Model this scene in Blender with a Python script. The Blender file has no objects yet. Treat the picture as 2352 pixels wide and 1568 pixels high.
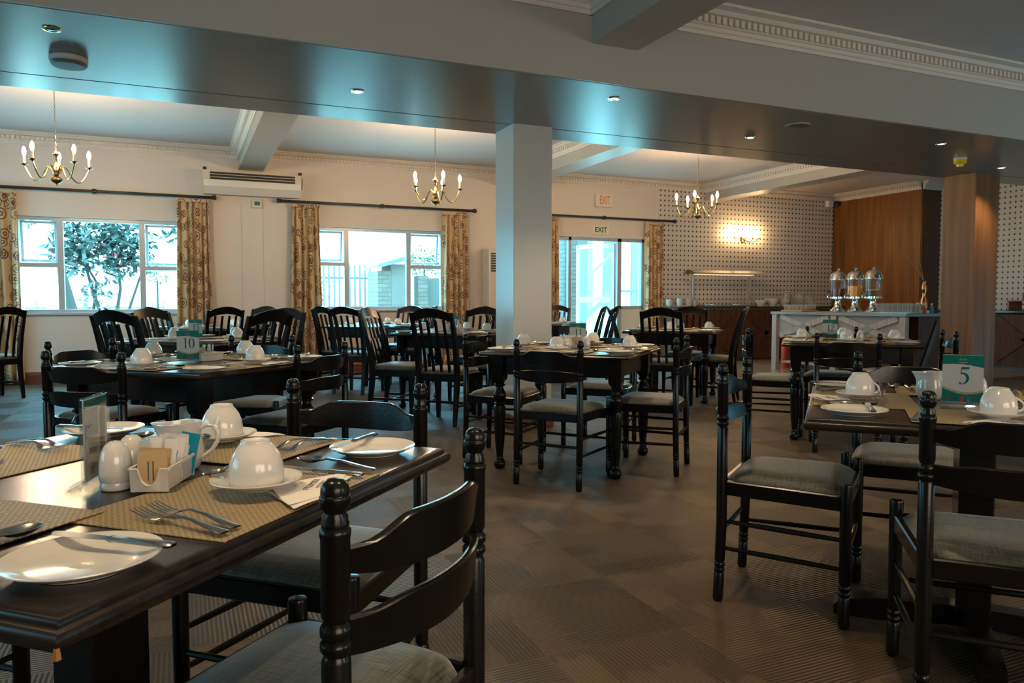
import bpy, math, random
from mathutils import Vector, Matrix
random.seed(7)
PI = math.pi
R = math.radians
SC = bpy.context.scene
COL = SC.collection

# ---------------------------------------------------------------- camera, world, exposure
cd = bpy.data.cameras.new('camera')
cam = bpy.data.objects.new('camera', cd)
COL.objects.link(cam)
cam.location = (0, 0, 1.08)
cam.rotation_euler = (R(90 - 3.0285), 0, R(-23.837))
cd.sensor_width = 36
cd.lens = 1720 * 36 / 2352
cd.clip_start = 0.02
cd.clip_end = 300
cd.dof.use_dof = True
cd.dof.focus_distance = 2.0
cd.dof.aperture_fstop = 14.0
SC.camera = cam
SC.view_settings.view_transform = 'Standard'
SC.view_settings.look = 'None'
SC.view_settings.exposure = 0.15
SC.view_settings.gamma = 1.0
SC.view_settings.use_curve_mapping = False
w = bpy.data.worlds.new('sky')
SC.world = w
w.use_nodes = True
bg = w.node_tree.nodes['Background']
bg.inputs[0].default_value = (0.24, 0.74, 1.0, 1)
bg.inputs[1].default_value = 21.0


def area(name, loc, rot, sx, sy, col, e):
    l = bpy.data.lights.new(name, 'AREA')
    l.shape = 'RECTANGLE'
    l.size = sx
    l.size_y = sy
    l.color = col
    l.energy = e
    o = bpy.data.objects.new(name, l)
    o.location = loc
    o.rotation_euler = rot
    COL.objects.link(o)
    return o


def portal(loc, sx, sy):
    o = area('window_portal', loc, (R(90), 0, PI), sx, sy, (1, 1, 1), 1)
    o.data.cycles.is_portal = True
    return o


# added fill lamps behind and beside the camera, in made-up window frames (built below)
WARM = (1.0, 0.84, 0.66)
area('added_rear_fill', (1.2, -3.42, 1.75), (R(-90), 0, PI), 3.2, 1.5, WARM, 75)
area('added_rear_fill', (6.8, -3.42, 1.75), (R(-90), 0, PI), 3.2, 1.5, WARM, 75)
area('added_side_fill', (-4.43, 3.0, 1.6), (0, R(-90), 0), 1.3, 3.2, (0.2, 0.72, 1.0), 45)
area('added_side_fill', (-4.43, 8.8, 1.6), (0, R(-90), 0), 1.3, 3.2, (0.2, 0.72, 1.0), 80)
portal((-0.95, 11.72, 1.58), 1.9, 1.35)
portal((2.9, 11.72, 1.6), 1.9, 1.3)
portal((6.8, 11.72, 1.1), 1.8, 2.2)


# ---------------------------------------------------------------- materials
def nm(name):
    m = bpy.data.materials.new(name)
    m.use_nodes = True
    n = m.node_tree.nodes
    return m, n, m.node_tree.links, n['Principled BSDF']


def mat(name, col, rough=.5, metal=0., spec=.5, bump=0., bscale=60., var=0., coat=0., sheen=0.):
    m, n, l, p = nm(name)
    p.inputs['Base Color'].default_value = (*col, 1)
    p.inputs['Roughness'].default_value = rough
    p.inputs['Metallic'].default_value = metal
    p.inputs['Specular IOR Level'].default_value = spec
    p.inputs['Coat Weight'].default_value = coat
    p.inputs['Coat Roughness'].default_value = .12
    p.inputs['Sheen Weight'].default_value = sheen
    if bump or var:
        tc = n.new('ShaderNodeTexCoord')
        t = n.new('ShaderNodeTexNoise')
        t.inputs['Scale'].default_value = bscale
        t.inputs['Detail'].default_value = 3
        l.new(tc.outputs['Object'], t.inputs['Vector'])
        if bump:
            b = n.new('ShaderNodeBump')
            b.inputs['Strength'].default_value = bump
            b.inputs['Distance'].default_value = .01
            l.new(t.outputs['Fac'], b.inputs['Height'])
            l.new(b.outputs[0], p.inputs['Normal'])
        if var:
            r = n.new('ShaderNodeMix')
            r.data_type = 'RGBA'
            r.inputs['A'].default_value = (*[c * (1 - var) for c in col], 1)
            r.inputs['B'].default_value = (*[min(1, c * (1 + var)) for c in col], 1)
            l.new(t.outputs['Fac'], r.inputs['Factor'])
            l.new(r.outputs['Result'], p.inputs['Base Color'])
    return m


def emis(name, col, s):
    m, n, l, p = nm(name)
    p.inputs['Base Color'].default_value = (*col, 1)
    p.inputs['Emission Color'].default_value = (*col, 1)
    p.inputs['Emission Strength'].default_value = s
    return m


def glassm(name, tint=(1, 1, 1), refl=.06, rough=.02, milk=0.):
    m, n, l, p = nm(name)
    n.remove(p)
    out = n['Material Output']
    t = n.new('ShaderNodeBsdfTransparent')
    t.inputs[0].default_value = (*tint, 1)
    g = n.new('ShaderNodeBsdfGlossy')
    g.inputs['Roughness'].default_value = rough
    f = n.new('ShaderNodeLayerWeight')
    f.inputs[0].default_value = refl * 4
    mx = n.new('ShaderNodeMixShader')
    l.new(f.outputs['Facing'], mx.inputs[0])
    mm = n.new('ShaderNodeMath')
    mm.operation = 'MULTIPLY'
    mm.inputs[1].default_value = .35
    l.new(f.outputs['Facing'], mm.inputs[0])
    l.new(mm.outputs[0], mx.inputs[0])
    l.new(t.outputs[0], mx.inputs[1])
    l.new(g.outputs[0], mx.inputs[2])
    res = mx.outputs[0]
    if milk:
        df = n.new('ShaderNodeBsdfDiffuse')
        df.inputs[0].default_value = (.8, .8, .78, 1)
        m2 = n.new('ShaderNodeMixShader')
        m2.inputs[0].default_value = milk
        l.new(res, m2.inputs[1])
        l.new(df.outputs[0], m2.inputs[2])
        res = m2.outputs[0]
    l.new(res, out.inputs[0])
    return m


def node(n, typ, **kw):
    x = n.new(typ)
    for k, v in kw.items():
        if k.startswith('i_'):
            x.inputs[k[2:].replace('_', ' ')].default_value = v
        else:
            setattr(x, k, v)
    return x


def math_(n, l, op, a, b=None, c=None):
    x = n.new('ShaderNodeMath')
    x.operation = op
    for i, s in enumerate((a, b, c)):
        if s is None:
            continue
        if isinstance(s, (int, float)):
            x.inputs[i].default_value = s
        else:
            l.new(s, x.inputs[i])
    return x.outputs[0]


def mixc(n, l, f, a, b):
    x = n.new('ShaderNodeMix')
    x.data_type = 'RGBA'
    if isinstance(f, float):
        x.inputs['Factor'].default_value = f
    else:
        l.new(f, x.inputs['Factor'])
    for s, k in ((a, 'A'), (b, 'B')):
        if isinstance(s, tuple):
            x.inputs[k].default_value = (*s, 1)
        else:
            l.new(s, x.inputs[k])
    return x.outputs['Result']


def carpet_mat():
    m, n, l, p = nm('ribbed_carpet_tile')
    tc = n.new('ShaderNodeTexCoord')
    sp = n.new('ShaderNodeSeparateXYZ')
    l.new(tc.outputs['Object'], sp.inputs[0])
    X, Y = sp.outputs[0], sp.outputs[1]
    T = .5
    fx = math_(n, l, 'FLOOR', math_(n, l, 'DIVIDE', X, T))
    fy = math_(n, l, 'FLOOR', math_(n, l, 'DIVIDE', Y, T))
    par = math_(n, l, 'MODULO', math_(n, l, 'ADD', math_(n, l, 'ADD', fx, fy), 200.), 2.)
    sel = math_(n, l, 'GREATER_THAN', par, .5)
    c = math_(n, l, 'ADD', math_(n, l, 'MULTIPLY', X, sel), math_(n, l, 'MULTIPLY', Y, math_(n, l, 'SUBTRACT', 1., sel)))
    # irregular ribs: two sines of differing pitch plus noise
    nz = node(n, 'ShaderNodeTexNoise', i_Scale=9., i_Detail=4.)
    l.new(tc.outputs['Object'], nz.inputs['Vector'])
    cc = math_(n, l, 'ADD', math_(n, l, 'MULTIPLY', c, 430.), math_(n, l, 'MULTIPLY', nz.outputs['Fac'], 1.6))
    s1 = math_(n, l, 'SINE', cc)
    rib = math_(n, l, 'MULTIPLY_ADD', s1, .5, .5)
    wn = node(n, 'ShaderNodeTexWhiteNoise', noise_dimensions='2D')
    cb = n.new('ShaderNodeCombineXYZ')
    l.new(math_(n, l, 'FLOOR', math_(n, l, 'MULTIPLY', c, 51.)), cb.inputs[0])
    l.new(math_(n, l, 'ADD', fx, math_(n, l, 'MULTIPLY', fy, 7.)), cb.inputs[1])
    l.new(cb.outputs[0], wn.inputs['Vector'])
    w2 = node(n, 'ShaderNodeTexWhiteNoise', noise_dimensions='2D')
    cb2 = n.new('ShaderNodeCombineXYZ')
    l.new(fx, cb2.inputs[0])
    l.new(fy, cb2.inputs[1])
    l.new(cb2.outputs[0], w2.inputs['Vector'])
    base = mixc(n, l, w2.outputs['Value'], (.050, .032, .014), (.105, .070, .034))
    # blocks inside a tile where the dark pile lines are strong or nearly absent
    o = math_(n, l, 'ADD', math_(n, l, 'MULTIPLY', Y, sel), math_(n, l, 'MULTIPLY', X, math_(n, l, 'SUBTRACT', 1., sel)))
    w3 = node(n, 'ShaderNodeTexWhiteNoise', noise_dimensions='2D')
    cb3 = n.new('ShaderNodeCombineXYZ')
    l.new(math_(n, l, 'FLOOR', math_(n, l, 'MULTIPLY', c, 8.)), cb3.inputs[0])
    l.new(math_(n, l, 'FLOOR', math_(n, l, 'MULTIPLY', math_(n, l, 'ADD', o, math_(n, l, 'MULTIPLY', wn.outputs['Value'], .06)), 6.)), cb3.inputs[1])
    l.new(cb3.outputs[0], w3.inputs['Vector'])
    lines = math_(n, l, 'GREATER_THAN', s1, .25)
    st = node(n, 'ShaderNodeMapRange')
    st.inputs['From Min'].default_value = .30
    st.inputs['From Max'].default_value = .62
    st.inputs['To Min'].default_value = .10
    st.inputs['To Max'].default_value = .95
    l.new(w3.outputs['Value'], st.inputs['Value'])
    k = math_(n, l, 'MULTIPLY', lines, st.outputs[0])
    base = mixc(n, l, math_(n, l, 'MULTIPLY', st.outputs[0], .5), base, (.030, .019, .010))
    col = mixc(n, l, k, base, (.007, .005, .0035))
    n3 = node(n, 'ShaderNodeTexNoise', i_Scale=1.3, i_Detail=3.)
    l.new(tc.outputs['Object'], n3.inputs['Vector'])
    col = mixc(n, l, math_(n, l, 'MULTIPLY', n3.outputs['Fac'], .22), col, (.14, .085, .035))
    n4 = node(n, 'ShaderNodeTexNoise', i_Scale=420., i_Detail=2.)
    l.new(tc.outputs['Object'], n4.inputs['Vector'])
    col = mixc(n, l, math_(n, l, 'MULTIPLY', n4.outputs['Fac'], .35), col, (.04, .028, .016))
    l.new(col, p.inputs['Base Color'])
    b = node(n, 'ShaderNodeBump', i_Strength=.5, i_Distance=.006)
    l.new(math_(n, l, 'ADD', rib, math_(n, l, 'MULTIPLY', wn.outputs['Value'], .6)), b.inputs['Height'])
    l.new(b.outputs[0], p.inputs['Normal'])
    p.inputs['Roughness'].default_value = .5
    p.inputs['Specular IOR Level'].default_value = .28
    p.inputs['Sheen Weight'].default_value = .05
    p.inputs['Sheen Roughness'].default_value = .4
    return m


def seat_mat():
    m, n, l, p = nm('crosshatched_olive_velvet')
    tc = n.new('ShaderNodeTexCoord')
    hs = []
    for sc in ((14., 260., 40.), (260., 14., 40.)):
        mp = n.new('ShaderNodeMapping')
        mp.inputs['Scale'].default_value = sc
        t = node(n, 'ShaderNodeTexNoise', i_Scale=1., i_Detail=3.)
        l.new(tc.outputs['Object'], mp.inputs[0])
        l.new(mp.outputs[0], t.inputs['Vector'])
        hs.append(t.outputs['Fac'])
    h = math_(n, l, 'MULTIPLY', math_(n, l, 'ADD', hs[0], hs[1]), .5)
    big = node(n, 'ShaderNodeTexNoise', i_Scale=4., i_Detail=2.)
    l.new(tc.outputs['Object'], big.inputs['Vector'])
    r = node(n, 'ShaderNodeMapRange')
    r.inputs['From Min'].default_value = .36
    r.inputs['From Max'].default_value = .62
    l.new(h, r.inputs['Value'])
    f = math_(n, l, 'MULTIPLY', r.outputs[0], math_(n, l, 'ADD', big.outputs['Fac'], .35))
    col = mixc(n, l, f, (.018, .020, .015), (.105, .108, .078))
    l.new(col, p.inputs['Base Color'])
    p.inputs['Roughness'].default_value = .55
    p.inputs['Sheen Weight'].default_value = .3
    p.inputs['Sheen Roughness'].default_value = .4
    b = node(n, 'ShaderNodeBump', i_Strength=.25, i_Distance=.002)
    l.new(h, b.inputs['Height'])
    l.new(b.outputs[0], p.inputs['Normal'])
    return m


def wood_mat(name, c1, c2, sc=(3, 3, .35), rough=.35, coat=0., scale=9., spec=.5):
    m, n, l, p = nm(name)
    tc = n.new('ShaderNodeTexCoord')
    mp = n.new('ShaderNodeMapping')
    mp.inputs['Scale'].default_value = sc
    t = node(n, 'ShaderNodeTexNoise', i_Scale=scale, i_Detail=6., i_Distortion=.6)
    l.new(tc.outputs['Object'], mp.inputs[0])
    l.new(mp.outputs[0], t.inputs['Vector'])
    r = node(n, 'ShaderNodeMapRange')
    r.inputs['From Min'].default_value = .3
    r.inputs['From Max'].default_value = .7
    l.new(t.outputs['Fac'], r.inputs['Value'])
    l.new(mixc(n, l, r.outputs[0], c1, c2), p.inputs['Base Color'])
    p.inputs['Roughness'].default_value = rough
    p.inputs['Coat Weight'].default_value = coat
    p.inputs['Specular IOR Level'].default_value = spec
    b = node(n, 'ShaderNodeBump', i_Strength=.12, i_Distance=.002)
    l.new(t.outputs['Fac'], b.inputs['Height'])
    l.new(b.outputs[0], p.inputs['Normal'])
    return m


def woven_mat():
    m, n, l, p = nm('woven_tan_placemat')
    tc = n.new('ShaderNodeTexCoord')
    sp = n.new('ShaderNodeSeparateXYZ')
    l.new(tc.outputs['Object'], sp.inputs[0])
    nz = node(n, 'ShaderNodeTexNoise', i_Scale=60., i_Detail=2.)
    l.new(tc.outputs['Object'], nz.inputs['Vector'])
    k = PI / .0062
    yy = math_(n, l, 'ADD', math_(n, l, 'MULTIPLY', sp.outputs[1], k), math_(n, l, 'MULTIPLY', nz.outputs['Fac'], .9))
    row = math_(n, l, 'FLOOR', math_(n, l, 'DIVIDE', yy, PI))
    sh = math_(n, l, 'MULTIPLY', math_(n, l, 'MODULO', row, 2.), PI / 2)
    xx = math_(n, l, 'ADD', math_(n, l, 'ADD', math_(n, l, 'MULTIPLY', sp.outputs[0], k * .55), sh), math_(n, l, 'MULTIPLY', nz.outputs['Fac'], .8))
    a = math_(n, l, 'ABSOLUTE', math_(n, l, 'SINE', yy))
    b_ = math_(n, l, 'ABSOLUTE', math_(n, l, 'SINE', xx))
    h = math_(n, l, 'MULTIPLY', math_(n, l, 'POWER', a, .6), math_(n, l, 'MULTIPLY_ADD', b_, .85, .15))
    col = mixc(n, l, h, (.07, .045, .016), (.50, .36, .17))
    n2 = node(n, 'ShaderNodeTexNoise', i_Scale=220., i_Detail=2.)
    l.new(tc.outputs['Object'], n2.inputs['Vector'])
    col = mixc(n, l, math_(n, l, 'MULTIPLY', n2.outputs['Fac'], .35), col, (.55, .45, .29))
    l.new(col, p.inputs['Base Color'])
    p.inputs['Roughness'].default_value = .5
    b = node(n, 'ShaderNodeBump', i_Strength=.8, i_Distance=.0022)
    l.new(h, b.inputs['Height'])
    l.new(b.outputs[0], p.inputs['Normal'])
    return m


def dots_mat():
    m, n, l, p = nm('white_dotted_wall_panel')
    tc = n.new('ShaderNodeTexCoord')
    sp = n.new('ShaderNodeSeparateXYZ')
    l.new(tc.outputs['UV'], sp.inputs[0])
    S = .0905
    a = math_(n, l, 'SUBTRACT', math_(n, l, 'FRACT', math_(n, l, 'DIVIDE', sp.outputs[0], S)), .5)
    b = math_(n, l, 'SUBTRACT', math_(n, l, 'FRACT', math_(n, l, 'DIVIDE', sp.outputs[1], S)), .5)
    d = math_(n, l, 'SQRT', math_(n, l, 'ADD', math_(n, l, 'MULTIPLY', a, a), math_(n, l, 'MULTIPLY', b, b)))
    dot = math_(n, l, 'LESS_THAN', d, .185)
    l.new(mixc(n, l, dot, (.62, .58, .53), (.035, .03, .028)), p.inputs['Base Color'])
    p.inputs['Roughness'].default_value = .45
    return m


def curtain_mat():
    m, n, l, p = nm('tan_curtain_with_brown_rings')
    tc = n.new('ShaderNodeTexCoord')
    base = (.68, .49, .28)
    col = base
    first = True
    for sc, seed, lo, hi in ((6.2, 0., .26, .44), (4.4, 9.1, .14, .30)):
        mp = n.new('ShaderNodeMapping')
        mp.inputs['Location'].default_value = (seed, seed * .7, 0)
        v = node(n, 'ShaderNodeTexVoronoi', i_Scale=sc, i_Randomness=.75)
        v.voronoi_dimensions = '2D'
        l.new(tc.outputs['UV'], mp.inputs[0])
        l.new(mp.outputs[0], v.inputs['Vector'])
        cr = n.new('ShaderNodeSeparateColor')
        l.new(v.outputs['Color'], cr.inputs[0])
        on = math_(n, l, 'GREATER_THAN', cr.outputs[0], .28)
        d = v.outputs['Distance']
        r0 = math_(n, l, 'MULTIPLY_ADD', cr.outputs[1], hi - lo, lo)
        ring = math_(n, l, 'LESS_THAN', math_(n, l, 'ABSOLUTE', math_(n, l, 'SUBTRACT', d, r0)), .038)
        r1 = math_(n, l, 'MULTIPLY', r0, .5)
        disc = math_(n, l, 'LESS_THAN', d, r1)
        hole = math_(n, l, 'LESS_THAN', d, math_(n, l, 'MULTIPLY', r1, .45))
        k = math_(n, l, 'MULTIPLY', on, math_(n, l, 'MAXIMUM', ring, math_(n, l, 'SUBTRACT', disc, hole)))
        tint = mixc(n, l, cr.outputs[2], (.10, .035, .02), (.24, .07, .035))
        k = math_(n, l, 'MULTIPLY', k, .95)
        a = col
        x = n.new('ShaderNodeMix')
        x.data_type = 'RGBA'
        l.new(k, x.inputs['Factor'])
        if first:
            x.inputs['A'].default_value = (*base, 1)
        else:
            l.new(a, x.inputs['A'])
        l.new(tint, x.inputs['B'])
        col = x.outputs['Result']
        first = False
    l.new(col, p.inputs['Base Color'])
    p.inputs['Roughness'].default_value = .8
    p.inputs['Sheen Weight'].default_value = .2
    tr = n.new('ShaderNodeBsdfTranslucent')
    l.new(col, tr.inputs[0])
    mx = n.new('ShaderNodeMixShader')
    mx.inputs[0].default_value = .22
    l.new(p.outputs[0], mx.inputs[1])
    l.new(tr.outputs[0], mx.inputs[2])
    l.new(mx.outputs[0], n['Material Output'].inputs[0])
    return m


def brick_mat():
    m, n, l, p = nm('pale_face_brick')
    tc = n.new('ShaderNodeTexCoord')
    b = node(n, 'ShaderNodeTexBrick')
    b.inputs['Scale'].default_value = 1.
    b.inputs['Brick Width'].default_value = .23
    b.inputs['Row Height'].default_value = .085
    b.inputs['Mortar Size'].default_value = .007
    b.inputs['Color1'].default_value = (.085, .068, .055, 1)
    b.inputs['Color2'].default_value = (.12, .095, .078, 1)
    b.inputs['Mortar'].default_value = (.04, .035, .03, 1)
    l.new(tc.outputs['UV'], b.inputs['Vector'])
    l.new(b.outputs['Color'], p.inputs['Base Color'])
    p.inputs['Roughness'].default_value = .8
    return m


M = {}
M['black'] = mat('black_lacquered_wood', (.006, .0052, .0045), .22, spec=.34, bump=.03, bscale=90)
M['seat'] = seat_mat()
M['top'] = wood_mat('dark_stained_tabletop', (.007, .005, .004), (.026, .018, .012), (3, .3, 3), .24, 0., 14.)
M['mat'] = woven_mat()
M['porc'] = mat('white_glazed_porcelain', (.74, .70, .64), .12, spec=.6, coat=.4)
M['steel'] = mat('polished_steel', (.72, .69, .65), .16, 1.)
M['chrome'] = mat('chrome', (.85, .84, .82), .08, 1.)
M['paper'] = mat('white_napkin_paper', (.80, .74, .68), .85, bump=.12, bscale=120)
M['ink'] = mat('dark_grey_print', (.10, .10, .10), .7)
M['acryl'] = glassm('clear_acrylic', (.93, .96, .96), .12)
M['glass'] = glassm('window_glass', (.97, 1, 1), .05)
M['tumbler'] = glassm('drinking_glass', (.95, .96, .95), .13, .02, .12)
M['teal'] = mat('printed_teal', (.0, .19, .15), .35)
M['tealdk'] = mat('printed_dark_teal', (.0, .15, .14), .35)
M['card'] = mat('printed_white_card', (.66, .60, .56), .4)
M['gold'] = mat('printed_sand_stripe', (.50, .36, .18), .4)
M['red'] = mat('printed_red', (.55, .05, .03), .4)
M['bluep'] = mat('printed_blue', (.02, .22, .42), .4)
M['brownp'] = mat('printed_brown', (.16, .09, .05), .4)
M['greyp'] = mat('printed_grey_and_panel_shade', (.28, .26, .25), .4)
M['kraft'] = mat('kraft_sachet_paper', (.50, .34, .17), .7, bump=.1, bscale=80)
M['sachet'] = mat('white_sachet_paper', (.75, .72, .68), .6)
M['bluesachet'] = mat('blue_sachet_foil', (.0, .27, .46), .35)
M['wall'] = mat('warm_grey_wall_paint', (.64, .575, .51), .55, bump=.03, bscale=40)
M['wallgrey'] = mat('grey_wall_paint', (.50, .46, .42), .5)
M['ceil'] = mat('ceiling_paint', (.58, .55, .54), .7)
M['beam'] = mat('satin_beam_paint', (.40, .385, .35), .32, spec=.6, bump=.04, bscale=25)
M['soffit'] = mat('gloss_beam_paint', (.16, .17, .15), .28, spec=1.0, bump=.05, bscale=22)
M['pillar'] = mat('pillar_satin_paint', (.52, .52, .49), .30, spec=.6, bump=.03, bscale=30)
M['plaster'] = mat('white_plaster_moulding', (.66, .61, .55), .55)
M['carpet'] = carpet_mat()
M['tile'] = mat('polished_beige_floor_tile', (.40, .33, .24), .18, bump=.01, bscale=5, var=.06)
M['skirt'] = wood_mat('reddish_skirting_wood', (.10, .028, .012), (.22, .07, .03), (.3, 3, 3), .35)
M['dots'] = dots_mat()
M['curtain'] = curtain_mat()
M['rod'] = mat('dark_brown_rod', (.022, .015, .012), .3)
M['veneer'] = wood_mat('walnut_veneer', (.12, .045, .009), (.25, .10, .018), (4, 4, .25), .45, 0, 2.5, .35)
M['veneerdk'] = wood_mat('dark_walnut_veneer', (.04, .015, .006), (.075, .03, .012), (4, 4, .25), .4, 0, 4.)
M['oak'] = wood_mat('column_veneer', (.115, .045, .012), (.23, .10, .03), (4, 4, .22), .45, 0., 3., .3)
M['counter'] = wood_mat('reddish_cabinet_wood', (.055, .020, .009), (.12, .045, .017), (4, 4, .3), .5, 0, 6., .25)
M['granite'] = mat('dark_granite', (.035, .035, .035), .15, var=.5, bscale=300)
M['whitewash'] = wood_mat('whitewashed_wood', (.30, .27, .26), (.46, .42, .41), (5, 5, .5), .5, 0, 6.)
M['slate'] = mat('blue_grey_worktop', (.24, .30, .33), .22, var=.1, bscale=40)
M['brass'] = mat('polished_brass', (.52, .36, .13), .20, 1.)
M['bronze'] = mat('aged_brass', (.30, .22, .11), .28, 1.)
M['candle'] = mat('ivory_candle_tube', (.75, .62, .42), .5)
M['bulb'] = emis('lit_candle_bulb', (1.0, .64, .33), 640.)
M['scbulb'] = emis('lit_wall_bulb', (1.0, .62, .28), 330.)
M['lens'] = emis('lit_downlight_lens', (1.0, .78, .48), 9.)
M['lensoff'] = mat('unlit_downlight_lens', (.06, .05, .04), .2)
M['wframe'] = mat('grey_aluminium_frame', (.40, .42, .44), .35, .2)
M['white'] = mat('white_plastic', (.70, .67, .62), .4)
M['cream'] = mat('cream_plastic', (.62, .55, .42), .45)
M['darkpl'] = mat('black_plastic', (.02, .02, .02), .4)
M['yellow'] = mat('yellow_plastic', (.85, .62, .03), .35)
M['orange'] = mat('orange_sign_letters', (.70, .20, .05), .4)
M['green'] = mat('green_sign_letters', (.0, .16, .07), .4)
M['signw'] = mat('white_sign_board', (.72, .66, .58), .4)
M['juicer'] = mat('dark_red_juice', (.16, .008, .008), .08)
M['juiceo'] = mat('orange_juice', (.95, .42, .01), .15)
M['lemon'] = mat('lemon_slice', (.8, .55, .05), .4)
M['clear'] = glassm('clear_container', (.97, .97, .96), .10, .02, .02)
M['water'] = glassm('lemon_water', (.85, .86, .80), .1)
M['woodtray'] = wood_mat('honey_wood_tray', (.45, .22, .05), (.62, .33, .09), (.5, 4, 4), .4)
M['boxwood'] = wood_mat('red_brown_stand_wood', (.20, .07, .015), (.32, .12, .03), (.4, 4, 4), .35)
M['copper'] = mat('copper_vase', (.62, .26, .12), .2, 1.)
M['twig'] = mat('dry_twig', (.22, .14, .08), .7)
M['leaf'] = mat('dark_leaf', (.045, .06, .05), .5)
M['leafg'] = mat('green_leaf', (.05, .055, .008), .6)
M['gate'] = mat('grey_green_gate_paint', (.09, .075, .065), .6)
M['flower'] = mat('red_flower', (.45, .04, .04), .5)
M['bark'] = mat('grey_bark', (.035, .028, .022), .9, bump=.4, bscale=20)
M['paving'] = mat('pale_paving', (.80, .74, .66), .8)
M['brick'] = brick_mat()
M['render'] = mat('white_rendered_wall', (.80, .72, .62), .8)
M['steelp'] = mat('painted_steel', (.12, .12, .12), .5)
M['roof'] = mat('roof_sheet', (.10, .09, .08), .6)
M['chip'] = mat('bare_wood_chip', (.5, .2, .05), .7)
M['skin'] = mat('printed_warm_tone', (.30, .15, .08), .4)


# ---------------------------------------------------------------- mesh helpers
class MB:
    def __init__(s):
        s.v = []
        s.f = []
        s.uv = None

    def add(s, vs, fs):
        o = len(s.v)
        s.v += [tuple(v) for v in vs]
        s.f += [tuple(i + o for i in f) for f in fs]
        return o

    def warp(s, fn, start=0):
        for i in range(start, len(s.v)):
            s.v[i] = tuple(fn(*s.v[i]))

    def box(s, c, d, ch=0., rz=0., mtx=None):
        """box centred at c, size d, chamfer ch"""
        st = len(s.v)
        hx, hy, hz = d[0] / 2, d[1] / 2, d[2] / 2
        ch = min(ch, hx * .9, hy * .9, hz * .9)
        if ch <= 0:
            vs = [(x, y, z) for x in (-hx, hx) for y in (-hy, hy) for z in (-hz, hz)]
            fs = [(0, 1, 3, 2), (4, 6, 7, 5), (0, 4, 5, 1), (2, 3, 7, 6), (0, 2, 6, 4), (1, 5, 7, 3)]
        else:
            vs = []
            idx = {}
            for sx in (-1, 1):
                for sy in (-1, 1):
                    for sz in (-1, 1):
                        for a in range(3):
                            p = [sx * (hx - ch), sy * (hy - ch), sz * (hz - ch)]
                            p[a] = (sx * hx, sy * hy, sz * hz)[a]
                            idx[(sx, sy, sz, a)] = len(vs)
                            vs.append(tuple(p))
            fs = []
            S = (-1, 1)
            for a in range(3):
                b, c2 = (a + 1) % 3, (a + 2) % 3
                for sa in S:
                    q = []
                    for sb, scc in ((-1, -1), (1, -1), (1, 1), (-1, 1)):
                        k = [0, 0, 0]
                        k[a], k[b], k[c2] = sa, sb, scc
                        q.append(idx[(*k, a)])
                    fs.append(tuple(q if sa > 0 else q[::-1]))
            for a in range(3):
                b, c2 = (a + 1) % 3, (a + 2) % 3
                for sb in S:
                    for scc in S:
                        k0 = [0, 0, 0]
                        k1 = [0, 0, 0]
                        k0[a], k0[b], k0[c2] = -1, sb, scc
                        k1[a], k1[b], k1[c2] = 1, sb, scc
                        q = (idx[(*k0, b)], idx[(*k1, b)], idx[(*k1, c2)], idx[(*k0, c2)])
                        fs.append(q if sb * scc < 0 else q[::-1])
            for sx in S:
                for sy in S:
                    for sz in S:
                        t = (idx[(sx, sy, sz, 0)], idx[(sx, sy, sz, 1)], idx[(sx, sy, sz, 2)])
                        fs.append(t if sx * sy * sz > 0 else t[::-1])
        s.add(vs, fs)
        cr, sr = math.cos(rz), math.sin(rz)
        for i in range(st, len(s.v)):
            x, y, z = s.v[i]
            if mtx is not None:
                x, y, z = mtx @ Vector((x, y, z))
            s.v[i] = (c[0] + x * cr - y * sr, c[1] + x * sr + y * cr, c[2] + z)
        return s

    def lathe(s, prof, n=20, c=(0, 0, 0), cap=True):
        vs = []
        fs = []
        for r, z in prof:
            for k in range(n):
                a = 2 * PI * k / n
                vs.append((c[0] + r * math.cos(a), c[1] + r * math.sin(a), c[2] + z))
        for i in range(len(prof) - 1):
            for k in range(n):
                k2 = (k + 1) % n
                fs.append((i * n + k, i * n + k2, (i + 1) * n + k2, (i + 1) * n + k))
        if cap:
            if prof[0][0] > 1e-5:
                fs.append(tuple(range(n))[::-1])
            if prof[-1][0] > 1e-5:
                fs.append(tuple((len(prof) - 1) * n + k for k in range(n)))
        s.add(vs, fs)
        return s

    def tube(s, pts, rad, n=8, cap=True):
        pts = [Vector(p) for p in pts]
        if isinstance(rad, (int, float)):
            rad = [rad] * len(pts)
        vs = []
        fs = []
        up = Vector((0, 0, 1))
        prev = None
        for i, p in enumerate(pts):
            t = (pts[min(i + 1, len(pts) - 1)] - pts[max(i - 1, 0)]).normalized()
            if prev is None:
                a = up if abs(t.z) < .9 else Vector((1, 0, 0))
                u = t.cross(a).normalized()
            else:
                u = (prev - t * prev.dot(t)).normalized()
            prev = u
            v = t.cross(u)
            for k in range(n):
                an = 2 * PI * k / n
                vs.append(p + (u * math.cos(an) + v * math.sin(an)) * rad[i])
        for i in range(len(pts) - 1):
            for k in range(n):
                k2 = (k + 1) % n
                fs.append((i * n + k, i * n + k2, (i + 1) * n + k2, (i + 1) * n + k))
        if cap:
            fs.append(tuple(range(n))[::-1])
            fs.append(tuple((len(pts) - 1) * n + k for k in range(n)))
        s.add(vs, fs)
        return s

    def loft(s, rings, closed=True, cap=True):
        """rings: list of equal-length vertex loops"""
        n = len(rings[0])
        vs = [v for r in rings for v in r]
        fs = []
        m = n if closed else n - 1
        for i in range(len(rings) - 1):
            for k in range(m):
                k2 = (k + 1) % n
                fs.append((i * n + k, i * n + k2, (i + 1) * n + k2, (i + 1) * n + k))
        if cap:
            fs.append(tuple(range(n))[::-1])
            fs.append(tuple((len(rings) - 1) * n + k for k in range(n)))
        s.add(vs, fs)
        return s

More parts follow.
